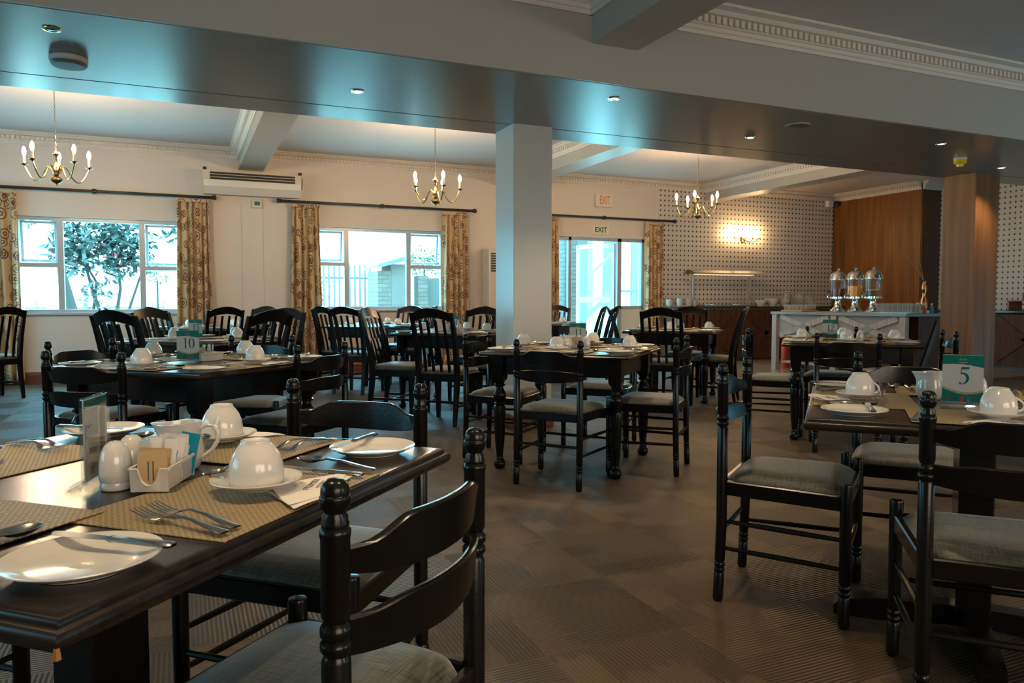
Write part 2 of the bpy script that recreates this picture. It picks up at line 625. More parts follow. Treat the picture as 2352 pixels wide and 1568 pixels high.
    def prism(s, poly, z0, z1):
        n = len(poly)
        vs = [(x, y, z0) for x, y in poly] + [(x, y, z1) for x, y in poly]
        fs = [tuple(range(n))[::-1], tuple(range(n, 2 * n))]
        fs += [(i, (i + 1) % n, n + (i + 1) % n, n + i) for i in range(n)]
        s.add(vs, fs)
        return s

    def stroke(s, pts, wid, t=.0004, z=0.):
        """flat stroke in the XY plane with varying width"""
        n = len(pts)
        L, Rr = [], []
        for i in range(n):
            a = Vector(pts[max(i - 1, 0)])
            b = Vector(pts[min(i + 1, n - 1)])
            d = (b - a).normalized()
            nn = Vector((-d.y, d.x))
            w_ = (wid[i] if isinstance(wid, (list, tuple)) else wid) / 2
            L.append(Vector(pts[i]) + nn * w_)
            Rr.append(Vector(pts[i]) - nn * w_)
        vs = []
        for i in range(n):
            vs += [(L[i].x, L[i].y, z), (Rr[i].x, Rr[i].y, z), (Rr[i].x, Rr[i].y, z + t), (L[i].x, L[i].y, z + t)]
        fs = []
        for i in range(n - 1):
            a, b = 4 * i, 4 * i + 4
            for k in range(4):
                k2 = (k + 1) % 4
                fs.append((a + k, a + k2, b + k2, b + k))
        fs += [(3, 2, 1, 0), (4 * n - 4, 4 * n - 3, 4 * n - 2, 4 * n - 1)]
        s.add(vs, fs)
        return s

    def build(s, name, m, parent=None, smooth=True, ang=35, uvf=None, flip=True):
        me = bpy.data.meshes.new(name)
        me.from_pydata(s.v, [], s.f)
        me.validate()
        if flip:
            import bmesh
            b = bmesh.new()
            b.from_mesh(me)
            bmesh.ops.recalc_face_normals(b, faces=b.faces)
            b.to_mesh(me)
            b.free()
        me.materials.append(M[m] if isinstance(m, str) else m)
        if smooth:
            me.polygons.foreach_set('use_smooth', [True] * len(me.polygons))
            me.set_sharp_from_angle(angle=R(ang))
        if uvf:
            uvl = me.uv_layers.new(name='UVMap')
            for p in me.polygons:
                for li in p.loop_indices:
                    uvl.data[li].uv = uvf(me.vertices[me.loops[li].vertex_index].co, p.normal)
        o = bpy.data.objects.new(name, me)
        COL.objects.link(o)
        if parent is not None:
            o.parent = parent
        return o


def thing(name, label=None, cat=None, loc=(0, 0, 0), rz=0., group=None):
    o = bpy.data.objects.new(name, None)
    o.empty_display_size = .1
    COL.objects.link(o)
    o.location = loc
    o.rotation_euler = (0, 0, rz)
    tag(o, label, cat, group)
    return o


def tag(o, label=None, cat=None, group=None, kind=None):
    if label:
        o['label'] = label
    if cat:
        o['category'] = cat
    if group:
        o['group'] = group
    if kind:
        o['kind'] = kind
    return o


def struct(o):
    o['kind'] = 'structure'
    return o


USED = set()


def dup(root, loc, rz=0., label=None, cat=None, group=None, rot=None):
    """a copy of a thing with its parts and sub-parts; the first call moves the prototype itself"""
    if root.name not in USED:
        USED.add(root.name)
        r = root
    else:
        r = root.copy()
        COL.objects.link(r)
        kids = {}
        for ch in [c for c in KIDS.get(root.name, [])]:
            c = ch.copy()
            COL.objects.link(c)
            c.parent = r
            for g in KIDS.get(ch.name, []):
                d = g.copy()
                COL.objects.link(d)
                d.parent = c
    r.location = loc
    r.rotation_euler = rot if rot else (0, 0, rz)
    if label:
        r['label'] = label
    if cat:
        r['category'] = cat
    if group:
        r['group'] = group
    return r


KIDS = {}


def register(root):
    """remember the children of a prototype so that it can be copied quickly"""
    bpy.context.view_layer.update()
    for o in [root] + list(root.children_recursive):
        KIDS[o.name] = list(o.children)
    return root


def text(s, size, m, parent, loc, rot, ext=.0004, name='lettering', sx=1., align='CENTER', bold=0.):
    cu = bpy.data.curves.new(name, 'FONT')
    cu.body = s
    cu.size = size
    cu.extrude = ext
    cu.offset = bold
    cu.align_x = align
    cu.align_y = 'CENTER'
    t = bpy.data.objects.new(name + '_tmp', cu)
    COL.objects.link(t)
    bpy.context.view_layer.update()
    me = bpy.data.meshes.new_from_object(t.evaluated_get(bpy.context.evaluated_depsgraph_get()))
    bpy.data.objects.remove(t)
    me.name = name
    me.materials.clear()
    me.materials.append(M[m])
    o = bpy.data.objects.new(name, me)
    COL.objects.link(o)
    o.parent = parent
    o.location = loc
    o.rotation_euler = rot
    o.scale = (sx, 1, 1)
    return o


def face_yaw(h):
    """object local +Y points to compass heading h (degrees clockwise from world +Y)"""
    return R(-h)


def uv_wall_x(co, nrm):
    return (co.x, co.z)


def uv_any(co, nrm):
    return (co.x if abs(nrm.y) > .5 else co.y, co.z)


def sbox(name, x0, x1, y0, y1, z0, z1, m, ch=0, uvf=None):
    b = MB()
    b.box(((x0 + x1) / 2, (y0 + y1) / 2, (z0 + z1) / 2), (x1 - x0, y1 - y0, z1 - z0), ch)
    return struct(b.build(name, m, smooth=False, uvf=uvf))


# ================================================================ ROOM SHELL
HC = 3.28          # ceiling height
WY = 11.6          # inner face of the window wall
floor = MB()
floor.box((4.0, 4.05, -.03), (17.2, 15.4, .06))
struct(floor.build('floor', 'carpet', smooth=False))
sbox('floor_tile', 7.0, 12.9, 6.95, 11.6, .0005, .004, 'tile')

# window wall with three openings
OPEN = [(-1.98, .06, .93, 2.21), (1.86, 3.93, .96, 2.22), (5.98, 7.80, .0, 2.22)]
wb = MB()
x = -4.5
for (a, b_, z0, z1) in OPEN:
    wb.box(((x + a) / 2, WY + .12, 1.7), (a - x, .24, 3.4))
    wb.box(((a + b_) / 2, WY + .12, (z1 + 3.4) / 2), (b_ - a, .24, 3.4 - z1))
    if z0 > 0:
        wb.box(((a + b_) / 2, WY + .12, z0 / 2), (b_ - a, .24, z0))
    x = b_
wb.box(((x + 13.2) / 2, WY + .12, 1.7), (13.2 - x, .24, 3.4))
struct(wb.build('wall_back', 'wall', smooth=False))
p_ = MB()
p_.box((10.22, WY - .012, 1.62), (4.30, .024, 3.24))
struct(p_.build('wall_back_panel', 'dots', smooth=False, uvf=uv_wall_x))
# thin vertical joints on the wall between the first two windows
for i, xx in enumerate((.83, 1.13)):
    sbox('trim_%d' % (1 + i), xx - .004, xx + .004, WY - .003, WY + .001, .0, 2.5, 'wallgrey')
sbox('wall_left', -4.75, -4.5, -3.75, 11.84, 0, 3.4, 'wall')
sbox('wall_front', -4.75, 13.2, -3.75, -3.5, 0, 3.4, 'wall')
sbox('wall_right', 12.9, 13.15, -3.5, 9.55, 0, 3.4, 'wallgrey')
p_ = MB()
p_.box((12.89, 6.3, 1.62), (.024, 6.5, 3.24))
struct(p_.build('wall_right_panel', 'dots', smooth=False, uvf=uv_any))
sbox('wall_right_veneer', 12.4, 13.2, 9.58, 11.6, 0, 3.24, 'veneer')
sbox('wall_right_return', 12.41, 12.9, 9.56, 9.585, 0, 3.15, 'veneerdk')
cb = MB()
cb.box((4.2, 3.9, 3.36), (17.8, 15.6, .16))
struct(cb.build('ceiling', 'ceil', smooth=False))
# lower ceiling bay on the camera side of the main beam
sbox('ceiling_near', -4.5, 12.9, -3.5, 4.49, 3.18, 3.30, 'ceil')
# main beam : wide soffit, small step, second band
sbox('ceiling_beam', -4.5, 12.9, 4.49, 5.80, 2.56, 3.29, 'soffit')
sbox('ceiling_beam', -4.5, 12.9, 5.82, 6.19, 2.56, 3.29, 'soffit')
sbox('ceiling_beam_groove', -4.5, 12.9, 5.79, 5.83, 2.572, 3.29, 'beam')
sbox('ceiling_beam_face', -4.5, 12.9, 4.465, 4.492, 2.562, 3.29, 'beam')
for i, bx in enumerate((.97, 5.12, 9.27)):
    sbox('ceiling_beam', bx - .17, bx + .17, 6.185, 11.6, 2.98, 3.29, 'beam')
sbox('ceiling_beam', 2.56, 2.92, -3.5, 4.47, 2.81, 3.20, 'beam')
sbox('ceiling_beam', -1.9, -1.54, -3.5, 4.47, 2.81, 3.20, 'beam')
# painted column and wood-clad column
sbox('column', 2.56, 2.92, 5.76, 6.15, 0, 2.57, 'pillar', .004)
sbox('column', 8.35, 8.76, 5.76, 6.16, 0, 2.57, 'oak', .004)
sbox('trim_3', 2.545, 2.935, 5.745, 6.165, 0, .12, 'skirt', .006)


def crown(name, p0, p1, ndir, ztop, h=.15, pr=.12, dent=True, m='plaster'):
    """stepped cornice with a row of dentils, running p0 -> p1, projecting along ndir"""
    p0 = Vector(p0)
    p1 = Vector(p1)
    d = p1 - p0
    L = d.length
    d.normalize()
    nd = Vector(ndir)
    prof = [(0, -h), (.018, -h), (.022, -h * .86), (.032, -h * .84), (.036, -h * .70), (.050, -h * .66), (.052, -h * .34),
            (.078, -h * .30), (.098, -h * .16), (pr, -h * .10), (pr, 0), (0, 0)]
    b = MB()
    rings = []
    for q in (p0, p1):
        rings.append([(q.x + nd.x * a, q.y + nd.y * a, ztop + z) for a, z in prof])
    b.loft(rings)
    if dent:
        n_ = int(L / .055)
        for i in range(n_):
            q = p0 + d * ((i + .5) * L / n_)
            cx, cy = q.x + nd.x * .060, q.y + nd.y * .060
            sx = abs(d.x) * .032 + abs(nd.x) * .024
            sy = abs(d.y) * .032 + abs(nd.y) * .024
            b.box((cx, cy, ztop - h * .49), (sx, sy, h * .26))
    return struct(b.build(name, m, smooth=False))


ti = 4
def cr(*a, **k):
    global ti
    crown('trim_%d' % ti, *a, **k)
    ti += 1


cuts = [-4.5, .80, 1.14, 4.95, 5.29, 9.10, 9.44, 12.4]
for i in range(0, 8, 2):
    a, b_ = cuts[i], cuts[i + 1]
    cr((a, WY), (b_, WY), (0, -1), HC)
    cr((a, 6.19), (b_, 6.19), (0, 1), HC, dent=False)
    if i:
        cr((a, 6.19), (a, WY), (1, 0), HC)
    if i < 6:
        cr((b_, 6.19), (b_, WY), (-1, 0), HC)
cr((12.4, 9.58), (12.4, WY), (-1, 0), HC)
cr((12.4, 9.56), (12.9, 9.56), (0, -1), HC, dent=False)
cr((12.9, 6.19), (12.9, 9.56), (-1, 0), HC)
cr((2.92, 4.465), (12.9, 4.465), (0, -1), 3.18, h=.19, pr=.15)
cr((-1.54, 4.465), (2.56, 4.465), (0, -1), 3.18, h=.19, pr=.15)
cr((-4.5, 4.465), (-1.9, 4.465), (0, -1), 3.18, h=.19, pr=.15)
cr((2.92, -3.5), (2.92, 4.465), (1, 0), 3.18, h=.19, pr=.15)
cr((2.56, -3.5), (2.56, 4.465), (-1, 0), 3.18, h=.19, pr=.15)
# skirting
for i, (a, b_) in enumerate(((-4.5, 5.95), (7.83, 8.07))):
    q = MB()
    q.loft([[(xx, WY, 0), (xx, WY - .022, 0), (xx, WY - .022, .11), (xx, WY - .014, .13), (xx, WY - .012, .15), (xx, WY, .15)] for xx in (a, b_)])
    struct(q.build('baseboard_back_%d' % i, 'skirt', smooth=False))
sbox('baseboard_left', -4.5, -4.478, -3.5, 11.58, 0, .15, 'skirt')
# added, unseen window frames round the fill lamps behind and beside the camera
for i, (x0, x1) in enumerate(((-.5, 2.9), (5.1, 8.5))):
    q = MB()
    for z in (.95, 2.55):
        q.box(((x0 + x1) / 2, -3.48, z), (x1 - x0, .06, .07))
    for xx in (x0, x1):
        q.box((xx, -3.48, 1.75), (.07, .06, 1.67))
    struct(q.build('window_%d' % (4 + i), 'wframe', smooth=False))
for i, y0 in enumerate((1.3, 7.1)):
    q = MB()
    for z in (.9, 2.3):
        q.box((-4.48, y0 + 1.7, z), (.06, 3.4, .07))
    for yy in (y0, y0 + 3.4):
        q.box((-4.48, yy, 1.6), (.06, .07, 1.47))
    struct(q.build('window_%d' % (6 + i), 'wframe', smooth=False))


# ---------------------------------------------------------------- windows in the wall
def window(idx, x0, x1, z0, z1, m1, m2, tz1, tz2, tilt):
    root = thing('window_%d' % idx, loc=(0, 0, 0))
    struct(root)
    y = WY + .10
    b = MB()
    fw = .05
    b.box(((x0 + x1) / 2, y, z1 - fw / 2), (x1 - x0, .08, fw), .004)
    b.box(((x0 + x1) / 2, y, z0 + fw / 2), (x1 - x0, .08, fw), .004)
    for xx in (x0 + fw / 2, x1 - fw / 2):
        b.box((xx, y, (z0 + z1) / 2), (fw, .086, z1 - z0 - .004), .004)
    for xx in (m1, m2):
        b.box((xx, y, (z0 + z1) / 2), (.075, .074, z1 - z0 - .006), .004)
    b.box(((x0 + m1) / 2, y, tz1), (m1 - x0 - .01, .068, .06), .004)
    b.box(((x1 + m2) / 2, y, tz2), (x1 - m2 - .01, .068, .06), .004)
    fr = b.build('window_frame', 'wframe', root, smooth=False)
    b = MB()
    b.box(((x0 + x1) / 2, WY + .03, z0 - .012), (x1 - x0 + .04, .14, .03), .004)
    b.build('window_sill', 'wframe', root, smooth=False)
    b = MB()
    b.box(((x0 + x1) / 2, y + .01, (z0 + z1) / 2), (x1 - x0 - .06, .006, z1 - z0 - .06))
    b.build('pane', 'glass', root, smooth=False)
    # top-hung sashes, standing slightly open at their lower edge
    for (a, c_, tz) in ((x0 + .05, m1 - .04, tz1), (m2 + .04, x1 - .05, tz2)):
        s_ = MB()
        h = z1 - tz - .09
        cx = (a + c_) / 2
        for zz in (-.018, -h + .018):
            s_.box((cx, 0, zz), (c_ - a, .03, .036), .003)
        for xx in (a + .018, c_ - .018):
            s_.box((xx, 0, -h / 2), (.036, .03, h), .003)
        s_.tube([(cx, -.02, -h + .02), (cx, -.05, -h + .045), (cx - .05, -.055, -h + .10)], .007, 6)
        s_.warp(lambda X, Y, Z: (X, Y * math.cos(tilt) - Z * math.sin(tilt), Z * math.cos(tilt) + Y * math.sin(tilt)))
        s_.warp(lambda X, Y, Z: (X, Y + y + .055, Z + z1 - .05))
        s_.build('sash', 'wframe', root, smooth=False)
    return root


window(1, -1.98, .06, .93, 2.21, -1.46, -.475, 1.57, 1.55, .10)
window(2, 1.86, 3.93, .96, 2.22, 2.36, 3.345, 1.66, 1.64, .16)

# glazed doorway
dr = thing('door_1')
struct(dr)
b = MB()
y = WY + .10
for xx, ww in ((6.005, .05), (6.265, .06), (7.28, .09), (7.775, .05)):
    b.box((xx, y, 1.11), (ww, .08, 2.22), .004)
b.box((6.89, y, 2.19), (1.82, .08, .06), .004)
b.box((7.53, y, .98), (.5, .08, .06), .004)
b.box((6.14, y, .10), (.26, .08, .20), .004)
b.build('door_frame', 'wframe', dr, smooth=False)
b = MB()
b.box((7.53, y, .5), (.45, .05, .95), .004)
b.build('lower_panel', 'white', dr, smooth=False)
b = MB()
b.box((6.135, y, 1.2), (.2, .006, 1.95))
b.box((7.53, y, 1.6), (.44, .006, 1.15))
b.build('pane', 'glass', dr, smooth=False)
# open leaf swung outwards on the right jamb
lf = MB()
for xx in (.03, .79):
    lf.box((xx, 0, 1.08), (.06, .04, 2.12), .004)
for zz, hh in ((2.10, .08), (1.12, .10), (.10, .2)):
    lf.box((.41, 0, zz), (.76, .04, hh), .004)
a_ = R(62)
lf.warp(lambda X, Y, Z: (7.22 - X * math.cos(a_) - Y * math.sin(a_), y + .03 + X * math.sin(a_) - Y * math.cos(a_), Z))
lf.build('door_leaf', 'wframe', dr, smooth=False)
lf = MB()
lf.box((.41, 0, 1.1), (.72, .005, 1.95))
lf.warp(lambda X, Y, Z: (7.22 - X * math.cos(a_) - Y * math.sin(a_), y + .03 + X * math.sin(a_) - Y * math.cos(a_), Z))
lf.build('door_pane', 'glass', dr, smooth=False)


# ================================================================ CURTAINS
def curtain(x0, x1, y, z0, z1, folds, label, flare=0.):
    b = MB()
    n = folds * 12
    rows = 14
    ph = random.random() * 6
    L = 0.
    us = []
    prev = None
    grid = []
    for j in range(rows + 1):
        t = j / rows
        z = z1 - (z1 - z0) * t
        row = []
        for i in range(n + 1):
            s = i / n
            a = s * folds * 2 * PI + ph
            amp = .022 + .026 * min(1, t * 2.2)
            pinch = 1 + flare * t
            xc = (x0 + x1) / 2 + (s - .5) * (x1 - x0) * pinch + .012 * math.sin(a * .5 + 2 * t)
            yy = y + amp * math.sin(a + .5 * math.sin(3 * t + ph)) + .012 * math.sin(a * 2.3 + 4 * t)
            row.append((xc, yy, z))
        grid.append(row)
    vs = [p for r_ in grid for p in r_]
    W_ = n + 1
    fs = [(j * W_ + i, j * W_ + i + 1, (j + 1) * W_ + i + 1, (j + 1) * W_ + i) for j in range(rows) for i in range(n)]
    b.add(vs, fs)
    # arc length for uv
    acc = [0.]
    for i in range(n):
        a = Vector(grid[7][i])
        c = Vector(grid[7][i + 1])
        acc.append(acc[-1] + (c - a).length)
    me = bpy.data.meshes.new('curtain')
    me.from_pydata(b.v, [], b.f)
    me.materials.append(M['curtain'])
    me.polygons.foreach_set('use_smooth', [True] * len(me.polygons))
    uvl = me.uv_layers.new(name='UVMap')
    off = random.random() * 7
    for p in me.polygons:
        for li in p.loop_indices:
            vi = me.loops[li].vertex_index
            uvl.data[li].uv = (acc[vi % W_] + off, me.vertices[vi].co.z)
    o = bpy.data.objects.new('curtain', me)
    COL.objects.link(o)
    md = o.modifiers.new('thick', 'SOLIDIFY')
    md.thickness = .004
    hb = MB()
    hb.box(((x0 + x1) / 2, y, z1 + .012), (x1 - x0, .035, .05), .008)
    hb.build('heading_tape', 'curtain', o, uvf=uv_wall_x)
    tag(o, label, 'curtain')
    return o


CY = WY - .11
curtain(-2.42, -1.90, CY, .02, 2.485, 5, 'ringed tan curtain at the left end of the left window, cut by the left edge', .05)
curtain(-.03, .40, CY, .02, 2.485, 5, 'ringed tan curtain at the right end of the left window', .12)
curtain(1.52, 1.93, CY, .02, 2.485, 5, 'ringed tan curtain at the left end of the middle window, right of the air conditioner', .28)
curtain(3.86, 4.30, CY, .02, 2.485, 5, 'ringed tan curtain at the right end of the middle window, left of the white column', .12)
curtain(5.62, 5.96, CY, .02, 2.485, 4, 'narrow strip of ringed curtain just right of the white column')
curtain(7.72, 8.10, CY, .02, 2.485, 5, 'ringed tan curtain between the doorway and the dotted wall', .05)


def rod(x0, x1, knob, z, label):
    t = thing('curtain_rod', label, 'curtain rod', ((x0 + x1) / 2, WY - .10, z))
    h = (x1 - x0) / 2
    b = MB()
    b.tube([(-h, 0, 0), (h, 0, 0)], .020, 12)
    b.build('rod', 'rod', t)
    for s, e in ((-1, x0), (1, x1)):
        b = MB()
        prof = [(.020, 0), (.030, .004), (.030, .014), (.022, .018), (.034, .030), (.037, .045), (.030, .060), (.012, .068)]
        b.lathe(prof, 14)
        b.warp(lambda X, Y, Z: (s * (h + Z), Y, X))
        b.build('finial', 'rod', t)
    kx = knob - (x0 + x1) / 2
    b = MB()
    b.lathe([(.020, -.03), (.034, -.022), (.034, .022), (.020, .03)], 14)
    b.warp(lambda X, Y, Z: (kx + Z, Y, X))
    b.box((kx, .05, 0), (.02, .10, .02))
    b.build('bracket', 'rod', t)
    for e in (-h + .08, h - .08):
        b = MB()
        b.box((e, .05, 0), (.018, .10, .018))
        b.build('bracket', 'rod', t)


rod(-2.55, .43, -1.025, 2.555, 'dark brown curtain rod above the left window')
rod(1.38, 4.38, 2.885, 2.56, 'dark brown curtain rod above the middle window')
rod(5.4, 8.33, 6.86, 2.56, 'dark brown curtain rod below the orange exit sign')

# ================================================================ WALL FIXTURES
t = thing('air_conditioner', 'beige wall air conditioner above the gap between the two windows', 'air conditioner', (.985, WY - .01, 2.76))
b = MB()
b.loft([[(xx, 0, -.15), (xx, -.16, -.16), (xx, -.25, -.06), (xx, -.25, .02), (xx, -.24, .15), (xx, 0, .15)] for xx in (-.66, .66)])
b.build('housing', 'white', t, ang=20)
b = MB()
b.box((0, -.243, .145), (1.34, .03, .02), .003)
b.box((0, -.245, .035), (1.34, .02, .016), .003)
for xx in (-.62, .62):
    b.box((xx, -.245, .09), (.09, .02, .11), .003)
b.build('grille_frame', 'cream', t, smooth=False)
b = MB()
b.box((0, -.249, .082), (1.15, .014, .105))
b.build('outlet', 'darkpl', t, smooth=False)
b = MB()
for k in range(2):
    b.box((0, -.259, .062 + .04 * k), (1.15, .006, .007))
b.build('louvre', 'cream', t, smooth=False)
b = MB()
b.box((-.64, -.22, .175), (.05, .04, .05), .004)
b.build('clip', 'darkpl', t)
b = MB()
b.box((.65, -.22, .175), (.05, .04, .05), .004)
b.build('clip', 'darkpl', t)
b = MB()
b.tube([(.66, -.24, .16), (.675, -.25, .08), (.67, -.25, -.02), (.64, -.2, -.10)], .008, 6)
b.build('cable', 'darkpl', t)

t = thing('wall_thermostat', 'small square beige control box on the wall below the air conditioner', 'control box', (1.05, WY, 2.51))
b = MB()
b.box((0, -.015, 0), (.14, .03, .12), .006)
b.build('casing', 'cream', t)
b = MB()
b.box((0, -.032, 0), (.075, .006, .055), .002)
b.build('display', 'tealdk', t)

t = thing('cabinet_air_conditioner', 'tall cream floor-standing air conditioner half hidden by the white column', 'air conditioner', (4.82, WY - .03, 0))
b = MB()
b.box((0, -.16, .98), (.50, .32, 1.95), .02)
b.build('housing', 'cream', t)
b = MB()
b.box((-.02, -.325, 1.72), (.40, .02, .30), .005)
b.build('vent_recess', 'darkpl', t)
b = MB()
for k in range(7):
    b.box((-.02, -.335, 1.60 + .04 * k), (.40, .012, .012))
b.build('louvre', 'cream', t)

t = thing('exit_sign', 'white box sign with tall orange EXIT letters, high above the rod', 'sign', (6.88, WY, 2.865))
b = MB()
b.box((0, -.03, 0), (.335, .06, .225), .012)
b.build('sign_box', 'signw', t)
text('EXIT', .205, 'orange', t, (.015, -.0615, 0), (R(90), 0, 0), .001, sx=.52, bold=.003)
t = thing('exit_sign', 'white board sign with wide green EXIT letters, just above the doorway', 'sign', (6.845, WY, 2.352))
b = MB()
b.box((0, -.006, 0), (.345, .012, .145), .002)
b.build('sign_board', 'signw', t)
text('EXIT', .125, 'green', t, (0, -.013, 0), (R(90), 0, 0), .001, sx=.98, bold=.004)

# wall sconce
t = thing('wall_sconce', 'lit brass wall sconce on the dotted wall', 'lamp', (10.0, WY - .024, 2.28))
b = MB()
b.lathe([(.055, 0), (.055, .01), (.03, .02), (.02, .05)], 16)
b.warp(lambda X, Y, Z: (X, -Z, Y))
b.lathe([(.0, -.07), (.02, -.055), (.012, -.035), (.03, 0), (.012, .03), (.0, .05)], 12, (0, -.06, 0))
b.build('backplate', 'brass', t)
for s in (-1, 1):
    for q, rr in ((.15, -.10), (.30, -.12)):
        b = MB()
        b.tube([(0, -.06, 0), (s * q * .4, -.09, -.045), (s * q * .8, -.12, -.03), (s * q, -.13, .02)], .006, 8)
        b.lathe([(.004, .02), (.03, .028), (.032, .034), (.012, .036)], 12, (s * q, -.13, 0))
        a = b.build('arm', 'brass', t)
        b = MB()
        b.lathe([(.011, .036), (.011, .085)], 10, (s * q, -.13, 0))
        b.build('candle', 'candle', a)
        b = MB()
        b.lathe([(.006, .085), (.018, .105), (.019, .12), (.010, .15), (.0, .165)], 12, (s * q, -.13, 0))
        b.build('bulb', 'scbulb', a)

# security camera on the corner
t = thing('security_camera', 'small white security camera at the top corner of the dotted wall', 'security camera', (12.30, WY - .1, 3.08))
b = MB()
b.box((-.12, 0, 0), (.16, .10, .14), .02)
b.build('mount', 'white', t)
b = MB()
b.lathe([(.0, -.06), (.05, -.05), (.055, 0), (.04, .05), (.0, .055)], 14, (.02, -.05, 0))
b.build('dome', 'darkpl', t)

# ================================================================ CEILING FIXTURES
ZS = 2.56
def downlight(x, y, on, label, z=ZS, cone=105, pw=1.):
    t = thing('downlight', label, 'ceiling light', (x, y, z), 0, 'downlights of the near ceiling' if z > 3 else None)
    b = MB()
    b.lathe([(.030, .0), (.034, -.006), (.046, -.005), (.048, 0), (.030, .0)], 24, cap=False)
    b.build('rim', 'brass' if not on else 'chrome', t)
    b = MB()
    b.lathe([(.0, -.006), (.020, -.0055), (.030, -.003), (.031, 0)], 20)
    b.build('lens', 'lens' if on else 'lensoff', t)
    if on:
        l = bpy.data.lights.new('downlight_lamp', 'SPOT')
        l.energy = 60 * on * pw
        l.spot_size = R(cone)
        l.spot_blend = .7
        l.color = (1, .74, .44)
        l.shadow_soft_size = .03
        o = bpy.data.objects.new('downlight_lamp', l)
        COL.objects.link(o)
        o.parent = t
        o.location = (0, 0, -.02)


downlight(-.61, 4.81, 0, 'unlit brass-rimmed downlight at the far left end of the beam')
downlight(1.17, 5.34, .8, 'small lit downlight in the beam, left of the white column')
downlight(2.92, 4.77, 1., 'lit downlight in the beam just right of the white column')
downlight(4.73, 5.39, 1., 'lit downlight in the beam nearest the round grey speaker')
downlight(6.56, 4.88, .3, 'dim amber downlight left of the yellow smoke detector')
downlight(8.33, 5.47, 1., 'lit downlight just in front of the wood-clad column')
for i, (x_, y_) in enumerate(((-.5, 1.2), (-.4, 2.9), (1.1, .8), (1.15, 2.3), (1.1, 3.7), (3.4, .8), (3.5, 2.3), (3.2, 3.7))):
    downlight(x_, y_, 1.0, 'lit downlight overhead in the near ceiling, outside the picture', 3.18, 62, 1.9)


def speaker(x, y, label, d, k):
    t = thing('ceiling_speaker', label, 'speaker', (x, y, ZS))
    b = MB()
    b.lathe([(.10 * k, 0), (.105 * k, -.006), (.105 * k, -d * .5), (.098 * k, -d * .6), (.098 * k, 0)], 30, cap=False)
    b.build('housing', 'wallgrey', t)
    b = MB()
    b.lathe([(.097 * k, -d * .55), (.10 * k, -d * .75), (.09 * k, -d * .98), (.0, -d)], 30)
    b.build('grille', 'steelp', t)


speaker(-.59, 5.32, 'round deep speaker on the beam at far left, below the unlit downlight', .055, 1.0)
speaker(4.76, 4.85, 'flat round grey speaker on the beam right of centre', .02, .95)
t = thing('smoke_detector', 'yellow smoke detector on the beam near the wood column', 'smoke detector', (7.39, 5.28, ZS))
b = MB()
b.lathe([(.062, 0), (.062, -.018), (.058, -.02), (.0, -.02)], 22)
b.build('base', 'white', t)
b = MB()
b.lathe([(.058, -.02), (.060, -.045), (.045, -.062), (.034, -.066), (.032, -.088), (.0, -.092)], 22)
b.build('cover', 'yellow', t)


def chandelier(x, y, rot, label):
    t = thing('chandelier', label, 'chandelier', (x, y, 2.23), rot)
    b = MB()
    prof = [(.0, -.005), (.004, .0), (.004, .015), (.012, .022), (.040, .035), (.052, .055), (.048, .075), (.028, .092), (.018, .098),
            (.030, .104), (.034, .112), (.022, .128), (.030, .145), (.026, .17), (.014, .19), (.011, .25), (.018, .262), (.012, .275), (.020, .30),
            (.034, .312), (.034, .316), (.010, .322), (.012, .34), (.0, .35)]
    b.lathe(prof, 20)
    b.build('body', 'bronze', t)
    b = MB()
    z = .35
    k = 0
    while z < 1.02:
        c = (0, 0, z)
        pts = []
        for i in range(9):
            a = 2 * PI * i / 8
            u, v = .007 * math.cos(a), .017 * math.sin(a)
            pts.append((u, 0, z + .017 + v) if k % 2 else (0, u, z + .017 + v))
        b.tube(pts, .0022, 5, cap=False)
        z += .029
        k += 1
    b.build('chain', 'bronze', t)
    b = MB()
    b.lathe([(.0, 1.0), (.02, 1.01), (.05, 1.035), (.052, 1.05), (.0, 1.05)], 18)
    b.build('ceiling_rose', 'bronze', t)
    for k in range(5):
        a = 2 * PI * k / 5
        b = MB()
        pr = []
        for s in range(17):
            u = s / 16
            r_ = .024 + .27 * u
            zz = .118 + .075 * math.sin(min(1, u / .35) * PI) * (1 if u < .35 else 0) + (-.085 * math.sin((u - .35) / .65 * PI) + .08 * ((u - .35) / .65) ** 2 if u >= .35 else 0)
            pr.append((r_, zz))
        b.tube([(r_ * math.cos(a), r_ * math.sin(a), zz) for r_, zz in pr], .0062, 8)
        ex_, ey_, ez = .294 * math.cos(a), .294 * math.sin(a), pr[-1][1]
        arm = b.build('arm', 'brass', t)
        b = MB()
        b.lathe([(.006, -.01), (.012, .0), (.036, .008), (.038, .013), (.012, .012), (.012, .022)], 16, (ex_, ey_, ez))
        b.build('drip_pan', 'brass', arm)
        b = MB()
        b.lathe([(.0115, .02), (.0115, .095)], 12, (ex_, ey_, ez))
        b.build('candle', 'candle', arm)
        b = MB()
        b.lathe([(.007, .095), (.012, .105), (.0185, .125), (.0185, .14), (.012, .165), (.004, .18), (.0, .184)], 14, (ex_, ey_, ez))
        b.build('bulb', 'bulb', arm)
    return t


chandelier(-1.10, 8.7, .35, 'lit brass chandelier at far left, in front of the left window')
chandelier(2.835, 8.7, .95, 'lit brass chandelier just left of the white column')
chandelier(6.71, 8.7, .15, 'lit brass chandelier in front of the dotted wall')


# ================================================================ CHAIRS
def frame_tube(b, pts, r, n=8):
    b.tube(pts, r, n)


